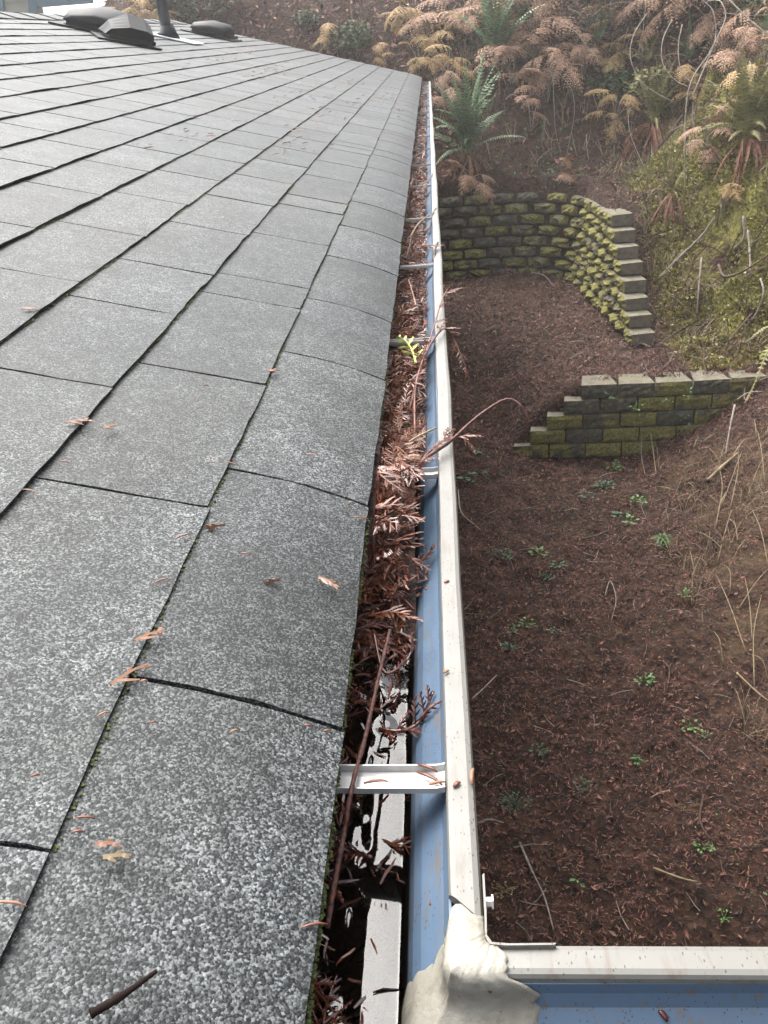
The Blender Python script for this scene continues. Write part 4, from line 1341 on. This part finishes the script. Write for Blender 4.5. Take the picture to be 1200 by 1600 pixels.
for i, (px, py, sz, n_, mt, lb) in enumerate([
    (950, 30, .62, 10, 'bracken', 'tan bracken thicket between the rust drift and the cane loops'),
    (910, 120, .42, 8, 'bracken', 'low bracken tangle right of the dark earth hollow'),
    (970, 100, .45, 8, 'bracken_gold', 'straw coloured bracken behind the leftmost cane loop'),
    (1110, 60, .55, 10, 'bracken', 'pale bracken tangle between the two thick canes'),
    (1150, 120, .46, 9, 'bracken', 'bracken spilling down behind the tall olive fern'),
    (1195, 140, .42, 8, 'bracken_gold', 'straw coloured bracken at the right edge above the tall olive fern'),
    (760, 30, .6, 10, 'bracken', 'brown bracken left of the pinkish drift at the top'),
    (800, 130, .40, 8, 'bracken', 'bracken tucked between the two green ferns'),
    (690, 165, .32, 7, 'bracken', 'brown bracken in the shade left of the large green fern'),
    (1075, 165, .34, 8, 'bracken_gold', 'dry fern tangle at the foot of the looping canes'),
    (960, 200, .34, 8, 'bracken_gold', 'golden dry fern left of the skirted olive fern'),
    (1100, 250, .30, 8, 'bracken', 'hanging brown fern between the two olive ferns'),
    (1130, 330, .26, 6, 'bracken_gold', 'dry fern scrap on the middle of the mossy bank')]):
    bracken(hit(px, py, .0), sz, lb, mt, n_, 80 + i, None, .4)

# low shrubs on the slope: many small leaves on stems
LEAF = (np.array([(0, 0, 0), (.45, .26, .05), (.45, -.26, .05), (1, 0, 0), (.45, 0, -.06)]), np.array([(0, 4, 1), (1, 4, 3), (0, 2, 4), (2, 3, 4)]))
def shrub(p, size, label, mat, n_=500, leaf=.05, flat=.7, cat='shrub', name='shrub', group=None):
    root = empty(name, p); tag(root, label, cat, group)
    u = rng.normal(0, 1, (n_, 3)); u /= np.linalg.norm(u, axis=1)[:, None]
    rr = size * (.35 + .65 * rng.random(n_) ** .5) * (.75 + .5 * vnoise(u[:, 0] * 2.5 + p[0] * 7, u[:, 1] * 2.5 + u[:, 2] * 2, 81))
    c = u * rr[:, None] * np.array([1, .8, flat]) + np.array([0, 0, size * flat * .5])
    V_, F_ = scatter(LEAF[0], LEAF[1], c, rot_mats(rng.random(n_) * 6.3, rng.normal(.2, .5, n_), rng.normal(0, .5, n_)), leaf * rng.uniform(.6, 1.3, n_))
    o = link('foliage', mesh_np('foliage', V_, F_, False), root, [mat])
    o['kind'] = 'stuff'
    mb = MB()
    for k in range(7):
        e = Vector(c[k * 9]) * .9
        mb.tube([(0, 0, -.1), tuple(e * .5 + Vector((0, 0, .03))), tuple(e)], [.012, .008, .003], 4)
    mb.build('stems', M['bark'], root)
    return root
shrub(hit(545, 75), .24, 'dark green shrub on the brown slope above the rake edge', M['shrub'], 600, .05)
shrub(hit(300, 12), .55, 'dark green bush behind the long domed vent', M['shrub'], 1200, .07)
shrub(hit(560, 55), .16, 'tiny green shrub above the rake edge shrub', M['shrub'], 300, .04)
shrub(hit(478, 38), .14, 'small green plant alone on the leaf strewn slope', M['shrub'], 250, .045)
shrub(hit(1180, 20), .4, 'green bush at the top right corner', M['shrub'], 700, .06)
shrub(hit(960, 150), .28, 'dim green foliage in the hollow under the bracken', M['shrub'], 500, .06)
shrub(hit(1020, 150), .25, 'grey green leafy plant below the cane loops', M['fern_olive'], 350, .07)

# ================================================================== CANES AND BRANCHES
def px_path(ctrl, y0, y1):
    return [tuple(at_y(px, py, y0 + (y1 - y0) * i / (len(ctrl) - 1))) for i, (px, py) in enumerate(ctrl)]
canes = [
    ([(1070, 315), (1074, 150), (1110, 80), (1133, 30), (1128, 5), (1118, 0), (1105, 2)], 8.7, 9.2, .010, 'thickest pale cane arching over the olive fern at the top right'),
    ([(1082, 150), (1105, 95), (1118, 60), (1115, 20), (1100, 2), (1085, -8)], 8.9, 9.3, .009, 'pale cane just inside the thickest arching one'),
    ([(1140, 0), (1165, 25), (1195, 50), (1230, 75)], 9.0, 8.6, .008, 'pale cane slanting down to the upper right edge'),
    ([(1130, 20), (1170, 24), (1215, 22)], 9.2, 9.0, .005, 'thin level cane at the top right corner'),
    ([(1010, 22), (990, 55), (985, 90), (1000, 125), (1025, 145), (1050, 158)], 9.4, 9.0, .007, 'leftmost looping cane under the hanging bracken'),
    ([(1050, 30), (1035, 65), (1036, 100), (1055, 125), (1075, 135)], 9.3, 8.9, .007, 'middle looping cane under the hanging bracken'),
    ([(1066, 38), (1060, 70), (1063, 105), (1080, 128), (1115, 133), (1145, 130)], 9.2, 8.8, .007, 'looping cane that ends level by the olive fern'),
    ([(925, 25), (950, 8), (985, 3), (1015, 10)], 9.8, 9.6, .006, 'greenish cane arching at the top centre of the bank'),
    ([(1010, 0), (1005, 45), (1004, 90)], 9.6, 9.5, .004, 'straight thin cane beside the leftmost loop'),
    ([(870, 35), (900, 50), (915, 70), (930, 85)], 9.9, 9.6, .006, 'green stalk leaning across the rust bracken'),
    ([(864, 115), (866, 170), (868, 205), (878, 245)], 9.95, 9.85, .007, 'grey stalk standing against the dark earth hollow'),
    ([(872, 112), (893, 140), (897, 180), (886, 240)], 9.95, 9.85, .007, 'greenish stalk curving right of the grey stalk'),
    ([(850, 190), (852, 205), (862, 218), (872, 218)], 9.9, 9.85, .006, 'short hooked root sticking out of the earth hollow'),
    ([(790, 155), (800, 148), (812, 153), (820, 165)], 9.9, 9.8, .006, 'short pale stem arching beside the large fern'),
    ([(1015, 280), (984, 205), (985, 150)], 8.8, 9.0, .006, 'thin pale stalk beside the skirted olive fern'),
    ([(916, 210), (917, 230), (920, 250)], 9.9, 9.85, .006, 'bright short root hanging on the earth hollow'),
]
for i, (ct, y0, y1, r_, lb) in enumerate(canes):
    twig('bramble_cane', px_path(ct, y0, y1), r_ * .62, r_ * .3, M['cane'] if 'green' not in lb and 'grey' not in lb else M['twig_grey'], lb, 'cane', seed=50 + i, knobs=True, n=40)
def ground_path(ctrl, lifts):
    return [tuple(hit(px, py, l)) for (px, py), l in zip(ctrl, lifts)]
sticks = [
    ([(1028, 444), (1062, 415), (1095, 385), (1115, 362)], (.03, .05, .08, .10), .012, 'twig_grey', 'grey branch lying slanted against the mossy bank by the steps'),
    ([(1120, 440), (1130, 455), (1160, 452), (1200, 432)], (.14, .12, .14, .18), .012, 'bark', 'brown branch curving out of the moss at the right edge'),
    ([(1165, 392), (1168, 420), (1169, 452)], (.16, .14, .10), .011, 'twig_grey', 'upright grey stick standing on the mossy bank'),
    ([(1158, 365), (1160, 390), (1145, 405)], (.14, .10, .06), .012, 'twig_grey', 'short grey snag above the upright stick in the moss'),
    ([(1094, 425), (1090, 470), (1088, 500)], (.12, .06, .02), .010, 'twig_grey', 'dead stem standing at the foot of the mossy bank'),
    ([(1076, 500), (1060, 480), (1045, 468)], (.02, .04, .03), .007, 'bark', 'thin dark stick in the gully beside the steps'),
    ([(1185, 460), (1190, 480), (1180, 500), (1165, 515)], (.12, .10, .05, .02), .008, 'twig_grey', 'thin stem bending down the right edge of the gully'),
    ([(935, 455), (933, 468), (926, 480)], (.05, .03, .02), .008, 'twig_grey', 'short pale stick by the mossy side wall'),
    ([(830, 430), (850, 436), (865, 450)], (.03, .03, .02), .006, 'twig_grey', 'thin pale stick at the foot of the tall wall'),
    ([(1070, 560), (1100, 570), (1125, 580)], (.02, .03, .02), .006, 'bark', 'dark thin twig on the terrace behind the low wall'),
    ([(1105, 755), (1130, 735), (1152, 715)], (.02, .03, .02), .014, 'straw', 'tan broken branch on the ground below the low wall'),
    ([(1144, 665), (1138, 690), (1133, 715)], (.16, .10, .02), .008, 'twig_grey', 'grey stem standing by the tan broken branch'),
    ([(1147, 660), (1165, 650), (1190, 640)], (.16, .17, .14), .006, 'twig_grey', 'grey twig reaching right from the standing stem'),
    ([(1010, 690), (1020, 720), (1025, 745)], (.10, .05, .02), .005, 'straw', 'dry stalk leaning at the foot of the low wall'),
    ([(1002, 688), (1001, 720), (1008, 745)], (.10, .05, .01), .004, 'twig_grey', 'thin grey stalk beside the dry stalk at the low wall'),
    ([(910, 847), (945, 838), (968, 815)], (.02, .02, .02), .006, 'bark', 'curved brown twig lying left of the bright grass tuft'),
    ([(716, 772), (720, 805), (735, 820), (751, 833)], (.02, .03, .02, .02), .005, 'cane', 'pale bent stalk near the gutter below the bushy twig'),
    ([(738, 1097), (755, 1085), (776, 1062)], (.02, .03, .02), .004, 'cane', 'pale thin stalk at the gutter edge halfway down'),
    ([(945, 935), (953, 915), (962, 945), (955, 975)], (.02, .03, .03, .02), .004, 'twig_grey', 'thin looping stalk amid the leaf litter centre'),
    ([(1035, 1040), (1045, 1060), (1040, 1090)], (.02, .03, .02), .005, 'bark', 'short dark twig above the lone fern sprout'),
    ([(1098, 1250), (1092, 1290), (1102, 1315), (1115, 1325)], (.02, .03, .03, .02), .005, 'bark', 'curved reddish stalk near the right hand weeds'),
    ([(812, 1325), (830, 1370), (850, 1415), (865, 1460)], (.02, .04, .04, .02), .005, 'twig_grey', 'long straight twig near the inner corner of the gutters'),
    ([(1020, 1365), (1060, 1380), (1088, 1388)], (.02, .03, .02), .006, 'straw', 'tan stalk lying flat near the return gutter'),
    ([(1150, 1060), (1180, 1090), (1200, 1105)], (.02, .03, .02), .006, 'straw', 'tan stalk at the right edge of the litter'),
    ([(745, 1295), (765, 1290), (787, 1292)], (.02, .03, .02), .004, 'twig_grey', 'grey stalk touching the gutter line above the corner'),
]
for i, (ct, lf, r_, mt, lb) in enumerate(sticks):
    twig('stick', ground_path(ct, lf), r_, r_ * .55, M[mt], lb, 'stick', seed=100 + i, knobs=True, n=14)
# dry grass stalks at the right edge
stalks = [(1115, 925, 1165, 1025), (1165, 1035, 1200, 1070), (1140, 820, 1120, 885), (1122, 750, 1117, 830), (1185, 960, 1178, 1080), (1160, 930, 1175, 1010), (1150, 720, 1140, 800), (1172, 820, 1200, 890), (1195, 735, 1165, 790), (1112, 1015, 1130, 1045), (1155, 735, 1125, 800), (1180, 700, 1195, 760), (1200, 900, 1150, 960), (1125, 905, 1140, 935)]
for i, (x0, y0, x1, y1) in enumerate(stalks):
    a, b_ = hit(x0, y0, .05 + .1 * rnd.random()), hit(x1, y1, .01)
    mid = (a + b_) / 2 + np.array([rnd.uniform(-.03, .03), 0, .05])
    twig('straw_stalk', [tuple(b_), tuple(mid), tuple(a)], .0042, .0012, M['straw'], 'dry straw coloured stalk fallen across the right edge of the yard', 'stalk', seed=150 + i, knobs=False, n=8, group='dry straw stalks at the right edge')
# yellow green bramble leaves reaching in from the right of the low wall
for i, (ct, lf, lb) in enumerate([
    ([(1215, 580), (1185, 588), (1160, 596), (1148, 599)], (.35, .34, .30, .26), 'upper yellow green blade arching over the right end of the low wall'),
    ([(1215, 605), (1190, 625), (1172, 650), (1158, 668)], (.42, .36, .24, .18), 'lower yellow green frond drooping beside the right end of the low wall')]):
    g = twig('fern_blade', ground_path(ct, lf), .006, .002, M['fern_olive'], lb, 'fern', seed=180 + i, knobs=False, n=14)
    pts = [Vector(p) - g.location for p in spline(ground_path(ct, lf), 24)]
    mb = MB()
    for k in range(1, 24):
        d = (pts[k] - pts[k - 1]).normalized(); sd = d.cross(Vector((0, 0, 1))).normalized()
        l = (.035 if i == 0 else .06) * (1 - (k / 24) ** 3) * (.6 + .4 * math.sin(k * .3))
        for s in (-1, 1):
            tip = pts[k] + sd * s * l + d * l * .5
            mb.add([pts[k] - d * .012, tip, pts[k] + d * .012], [(0, 1, 2)])
    mb.build('pinnae', M['fern_olive'], g)

# ================================================================== LEAF LITTER, MOSS AND WEEDS
def ground_scatter(name, label, tmpl, n_, region, smin, smax, mat, lift_, tilt=.35, mask=None, parent=None):
    x0, x1, y0, y1 = region
    x = x0 + (x1 - x0) * rng.random(n_); y = y0 + (y1 - y0) * rng.random(n_)
    if mask is not None:
        k = mask(x, y); x, y = x[k], y[k]
    z = terrain(x, y)
    e = .03
    sx = np.clip((terrain(x + e, y) - terrain(x - e, y)) / (2 * e), -2, 2)
    sy = np.clip((terrain(x, y + e) - terrain(x, y - e)) / (2 * e), -2, 2)
    k = len(x)
    yaw = rng.random(k) * 2 * math.pi
    gp = np.arctan(sx * np.cos(yaw) + sy * np.sin(yaw)); gr = np.arctan(-sx * np.sin(yaw) + sy * np.cos(yaw))
    Mx = rot_mats(yaw, -gp + rng.normal(0, tilt, k), gr + rng.normal(0, tilt, k))
    V_, F_ = scatter(tmpl[0], tmpl[1], np.column_stack([x, y, z + lift_ * rng.random(k)]), Mx, smin + (smax - smin) * rng.random(k) ** 1.6)
    o = link(name, mesh_np(name, V_, F_, False), parent, [mat])
    return tag(o, label, None, None, 'stuff')
LEAF_L = (np.array([(0, 0, 0), (.4, .2, .10), (.45, -.22, .06), (1, .05, .12), (.42, 0, 0)]), LEAF[1])
CHIP = (np.array([(0, .0, 0), (.5, .10, .05), (1, 0, .02), (.5, -.09, .03)]), np.array([(0, 1, 2), (0, 2, 3)]))
clump_mask = lambda s, lo: (lambda x, y: (vnoise(x * s, y * s, 91) + .25 * vnoise(x * s * 4, y * s * 4, 92) + .35 * rng.random(len(x))) > lo)
HOLLOW = (lambda x, y: ~((x > .25) & (x < 1.9) & (y > 10.12) & (y < 11.2) & (rng.random(len(x)) < .85)))
not_moss = lambda x, y: ~((x > 2.15) & (y > 7.2) & (vnoise(x * 2, y * 2, 93) > .25))
ground_scatter('leaf_litter', 'dark brown and rust leaf litter over the yard and terrace', LEAF_L, 26000, (-.4, 3.2, 1.7, 10.2), .010, .038, M['litter'], .03, .55, lambda x, y: not_moss(x, y) & clump_mask(3.1, .45)(x, y))
ground_scatter('leaf_litter', 'fine rust needle litter over the yard', CHIP, 130000, (-.3, 2.6, 1.7, 7.2), .008, .032, M['litter'], .03, .5, clump_mask(2.2, .50))
ground_scatter('leaf_litter', 'fine needle litter over the terrace', CHIP, 16000, (-.3, 2.4, 6.2, 10.0), .012, .04, M['litter'], .02, .5)
ground_scatter('leaf_litter', 'pale dry leaves scattered over the terrace', LEAF_L, 3200, (-.3, 2.3, 6.4, 10.0), .02, .05, M['litter_pale'], .02, .45)
ground_scatter('leaf_litter', 'brown leaf litter over the hillside beyond the roof', LEAF_L, 26000, (-5.2, 4.5, 9.9, 16), .03, .10, M['litter'], .05, .5, HOLLOW)
ground_scatter('leaf_litter', 'pale dry leaves over the hillside beyond the roof', LEAF_L, 6000, (-5.2, 4.5, 10.4, 16), .03, .10, M['litter_pale'], .06, .5, HOLLOW)
moss_area = lambda x, y: (x > 1.9 + .15 * rng.random(len(x))) & ((vnoise(x * 3, y * 3, 94) + .4 * rng.random(len(x))) > .48)
MOSS_T = (np.array([(-.5, 0, 0), (.5, 0, 0), (0, .15, 1), (0, -.5, 0), (0, .5, 0), (.15, 0, .9)]), np.array([(0, 1, 2), (3, 4, 5)]))
ground_scatter('moss', 'yellow green moss and small plants cloaking the right bank', MOSS_T, 60000, (1.9, 4.4, 6.7, 9.9), .012, .04, M['moss'], .01, .6, moss_area)
ground_scatter('ground_cover', 'low creeping leaves mixed through the mossy bank', LEAF, 9000, (1.8, 4.4, 6.8, 10.2), .02, .05, M['fern_olive'], .05, .6, moss_area)
ground_scatter('ground_cover', 'dull green creepers on the upper bank', LEAF, 5000, (.2, 4.2, 9.9, 12.5), .02, .06, M['shrub'], .06, .6, clump_mask(1.6, .85))
TW = (np.array(MB().tube([(-.5, 0, 0), (0, .05, .02), (.5, 0, 0)], [.02, .02, .012], 3).v), tri_faces(MB().tube([(-.5, 0, 0), (0, .05, .02), (.5, 0, 0)], [.02, .02, .012], 3).f))
ground_scatter('twig_litter', 'thin broken twigs mixed into the ground litter', TW, 800, (-.3, 3.6, 1.8, 10.0), .03, .15, M['twig_grey'], .02, .15)
ground_scatter('twig_litter', 'thin dead stems tangled through the right bank', TW, 900, (1.6, 4.2, 6.4, 10.6), .10, .40, M['bark'], .12, .5)

BLADE = (np.array([(-.018, 0, 0), (.018, 0, 0), (.014, .05, .4), (-.014, .05, .4), (.009, .2, .75), (-.009, .2, .75), (0, .45, .95)]), tri_faces([(0, 1, 2, 3), (3, 2, 4, 5), (5, 4, 6)]))
BLADE_F = (BLADE[0][:, [1, 2, 0]] * np.array([1, 1, 1]), BLADE[1])
def grass(name, label, n_tuft, per, region, smin, smax, mat, mask):
    x0, x1, y0, y1 = region
    x = x0 + (x1 - x0) * rng.random(n_tuft); y = y0 + (y1 - y0) * rng.random(n_tuft)
    k = mask(x, y); x, y = x[k], y[k]
    x = np.repeat(x, per) + rng.normal(0, .025, len(x) * per); y = np.repeat(y, per) + rng.normal(0, .025, len(y) * per)
    n_ = len(x)
    V_, F_ = scatter(BLADE[0], BLADE[1], np.column_stack([x, y, terrain(x, y) - .004]), rot_mats(rng.random(n_) * 6.3, rng.normal(0, .25, n_), rng.normal(-.3, .5, n_)), rng.uniform(smin, smax, n_))
    tag(link(name, mesh_np(name, V_, F_, False), None, [mat]), label, None, None, 'stuff')
grass('grass', 'pale dry grass hanging through the mossy right bank', 420, 9, (1.8, 4.2, 6.9, 10.6), .08, .24, M['straw'], clump_mask(1.8, .7))
grass('grass', 'dull green grass tufts through the mossy right bank', 520, 9, (1.9, 4.2, 6.8, 10.4), .06, .18, M['fern_olive'], clump_mask(2.1, .7))
grass('grass', 'pale dry grass over the slope above the tall wall', 500, 8, (-1.0, 4.2, 10.3, 13.2), .10, .30, M['straw'], clump_mask(1.3, .75))
grass('grass', 'dry grass at the right edge of the yard', 130, 8, (1.35, 2.3, 3.2, 6.2), .06, .20, M['straw'], clump_mask(2.2, .6))
ground_scatter('ground_cover', 'tiny green seedlings sprinkled through the yard litter', LEAF, 5200, (.0, 2.0, 2.0, 6.5), .007, .016, M['weed'], .012, .35, lambda x, y: (vnoise(x * 4.5, y * 4.5, 96) + .35 * vnoise(x * 16, y * 16, 97) + .16 * sstep((y - 3.6) / 1.5)) > .93)
ground_scatter('ground_cover', 'tiny dark green seedlings sprinkled through the yard litter', LEAF, 4200, (.0, 2.0, 2.0, 6.5), .007, .018, M['weed_dark'], .012, .35, lambda x, y: (vnoise(x * 4 + 7, y * 4, 98) + .35 * vnoise(x * 15, y * 15, 99) + .16 * sstep((y - 3.6) / 1.5)) > .92)

def weed(px, py, size, label, mat, n_=14, leaf=.02, upright=.3, name='weed', cat='weed', group=None, seed=0, narrow=False):
    r = random.Random(seed + 1200)
    p = hit(px, py, .005)
    root = empty(name, p); tag(root, label, cat, group)
    if narrow:
        mb = MB()
        for k in range(n_):
            a = r.uniform(0, 6.3); l = size * r.uniform(.6, 1.2); sp = r.uniform(.1, .8)
            d = Vector((math.cos(a), math.sin(a), 0)); s_ = Vector((-d.y, d.x, 0)) * .0035
            b0 = d * size * .12 * r.random()
            m_ = b0 + d * l * sp * .4 + Vector((0, 0, l * .7)); t = b0 + d * l * sp + Vector((0, 0, l * (.9 - .5 * sp)))
            mb.add([b0 - s_, b0 + s_, m_ + s_ * .8, m_ - s_ * .8, t], [(0, 1, 2, 3), (3, 2, 4)])
        mb.build('blades', mat, root)['kind'] = 'stuff'
        return root
    stem = MB()
    V_, F_, b = [], [], 0
    pos, rot, sc = [], [], []
    for k in range(n_):
        a = r.uniform(0, 6.3); rr = size * math.sqrt(r.random())
        c = (rr * math.cos(a), rr * math.sin(a), size * upright * r.random() + .012)
        pos.append(c); rot.append((a + r.uniform(-.6, .6), r.uniform(-.4, .2), r.uniform(-.4, .4))); sc.append(leaf * r.uniform(.6, 1.3))
        if k % 2 == 0: stem.tube([(0, 0, 0), (c[0] * .5, c[1] * .5, c[2] * .8), c], [.0022, .0016, .001], 3)
    rot = np.array(rot)
    V_, F_ = scatter(LEAF[0] * np.array([1, 1.35, 1]), LEAF[1], np.array(pos), rot_mats(rot[:, 0], rot[:, 1], rot[:, 2]), np.array(sc))
    o = link('leaves', mesh_np('leaves', V_, F_, False), root, [mat]); o['kind'] = 'stuff'
    stem.build('stems', mat, root)
    return root
W, WD = M['weed'], M['weed_dark']
weed(1035, 858, .10, 'bright green grass tuft alone on the brown litter', W, 90, name='grass_tuft', cat='grass tuft', narrow=True, seed=1)
weed(995, 1198, .05, 'small feathery green sprout below the middle of the yard', W, 40, name='grass_tuft', cat='grass tuft', narrow=True, seed=2)
weed(735, 752, .10, 'dark green fern like plant beside the gutter below the arching twig', WD, 16, .05, .5, seed=3)
weed(755, 715, .06, 'green sprig near the gutter left of the low wall', WD, 8, .05, .5, seed=4)
weed(945, 765, .07, 'broad leaved weed group below the low wall', WD, 26, .03, seed=5)
weed(915, 780, .06, 'small weed left of the broad leaved group', WD, 18, .025, seed=6)
weed(925, 700, .06, 'round dark weed rooted at the foot of the low wall', WD, 24, .028, .5, seed=7)
weed(918, 680, .05, 'leafy weed growing from the lowest joint of the wall', W, 18, .024, .8, seed=8)
weed(990, 680, .06, 'leafy weed climbing the middle of the low wall foot', W, 20, .026, .9, seed=9)
weed(960, 735, .07, 'spreading weed just under the low wall', W, 30, .024, seed=10)
weed(995, 790, .06, 'pale green weed patch above the grass tuft', W, 24, .024, seed=11)
weed(985, 820, .05, 'round leaved weed between two twigs', W, 14, .028, seed=12)
weed(968, 812, .05, 'dark leaf rosette left of the round leaved weed', WD, 12, .03, seed=13)
weed(842, 870, .05, 'bright clover like weed in the open litter', W, 16, .028, seed=14)
weed(785, 875, .07, 'straggling dark weeds near the gutter', WD, 30, .02, seed=15)
weed(822, 978, .04, 'compact pale green rosette in mid yard', W, 14, .024, seed=16)
weed(795, 1020, .05, 'green rosette near the gutter in mid yard', WD, 22, .022, seed=17)
weed(1008, 1068, .045, 'twin green rosettes right of mid yard', W, 20, .022, seed=18)
weed(1078, 1140, .045, 'bright yellow green creeping strand at right', W, 14, .020, seed=19)
weed(1100, 1155, .03, 'dotted little leaves right of the bright creeping strand', W, 14, .012, seed=20)
weed(805, 1265, .07, 'largest dotted weed patch beside the gutter near the corner', WD, 50, .014, .4, seed=21)
weed(915, 1235, .045, 'dotted weed near the middle of the lower yard', WD, 26, .013, seed=22)
weed(842, 1178, .04, 'small dark weed between the gutter and mid yard', WD, 22, .014, seed=23)
weed(1098, 1330, .035, 'pale rounded weed at the lower right', W, 14, .018, seed=24)
weed(785, 1400, .045, 'greyish dotted weed closest to the inside corner', M['fern_olive'], 26, .010, seed=25)
weed(1130, 1440, .03, 'tiny weed near the return gutter at right', W, 12, .012, seed=26)
weed(900, 1385, .03, 'single yellow green leaf sprout above the return gutter', W, 4, .025, .8, seed=27)
weed(872, 890, .05, 'dark weed left of the grass tuft', WD, 20, .02, seed=28)
weed(1068, 935, .04, 'small weed on the right of mid yard', W, 14, .018, seed=29)
weed(855, 905, .05, 'thin weed patch in the open litter', WD, 22, .018, seed=30)
weed(800, 1250 - 260, .04, 'faint weed beside the pale green rosette', WD, 14, .018, seed=31)
weed(870, 1070 - 80, .04, 'faint green weed right of the pale green rosette', WD, 14, .018, seed=32)
for i, (px, py, lb) in enumerate([(1042, 630, 'green rosette sprouting from the second course of the low wall'), (1072, 655, 'dark rosette sprouting from the lower courses of the low wall'), (1072, 612, 'leafy sprig on the top course of the low wall'), (955, 622, 'little sprout in the joint of the top blocks'), (992, 632, 'leafy strand on the middle of the low wall')]):
    yy = low_pt(1.2 + i * .1) - .03
    p = at_y(px, py, yy)
    n_ = 14
    root = empty('weed', p); tag(root, lb, 'weed')
    rr = rng.normal(0, .032, (n_, 3)); rr[:, 1] = -np.abs(rr[:, 1]) * .5
    V_, F_ = scatter(LEAF[0], LEAF[1], rr, rot_mats(rng.random(n_) * 6.3, rng.normal(0, .5, n_), rng.normal(0, .5, n_)), rng.uniform(.015, .034, n_))
    link('leaves', mesh_np('leaves', V_, F_, False), root, [WD if i % 2 else W])['kind'] = 'stuff'
# added haze volume that lifts the blacks like a lens flare veil
hz = Mat('flare_veil', 0.5)
hz.n.remove(hz.b)
vol = hz.n.new('ShaderNodeVolumePrincipled')
vol.inputs['Color'].default_value = (.97, .96, .94, 1)
vol.inputs['Density'].default_value = HAZE
vol.inputs['Anisotropy'].default_value = 0.45
hz.l.new(vol.outputs[0], hz.n['Material Output'].inputs['Volume'])
tag(MB().box((0, 10, 1.3), (66, 66, 11)).build('haze', hz.m), None, None, None, 'stuff')

# loose pale stone on the terrace
r_ = random.Random(3)
V, F = tube([(-.045, 0, 0), (-.03, 0, .004), (.02, .005, .006), (.05, 0, 0)], [.012, .032, .030, .012], 8, True, .4)
st = MB().add(V, F).build('stone', M['cap'], None, True)
st.location = hit(997, 543, .012); st.rotation_euler = (0, 0, .2)
tag(st, 'small pale flat stone in front of the lowest step block', 'stone')
bpy.context.view_layer.update()
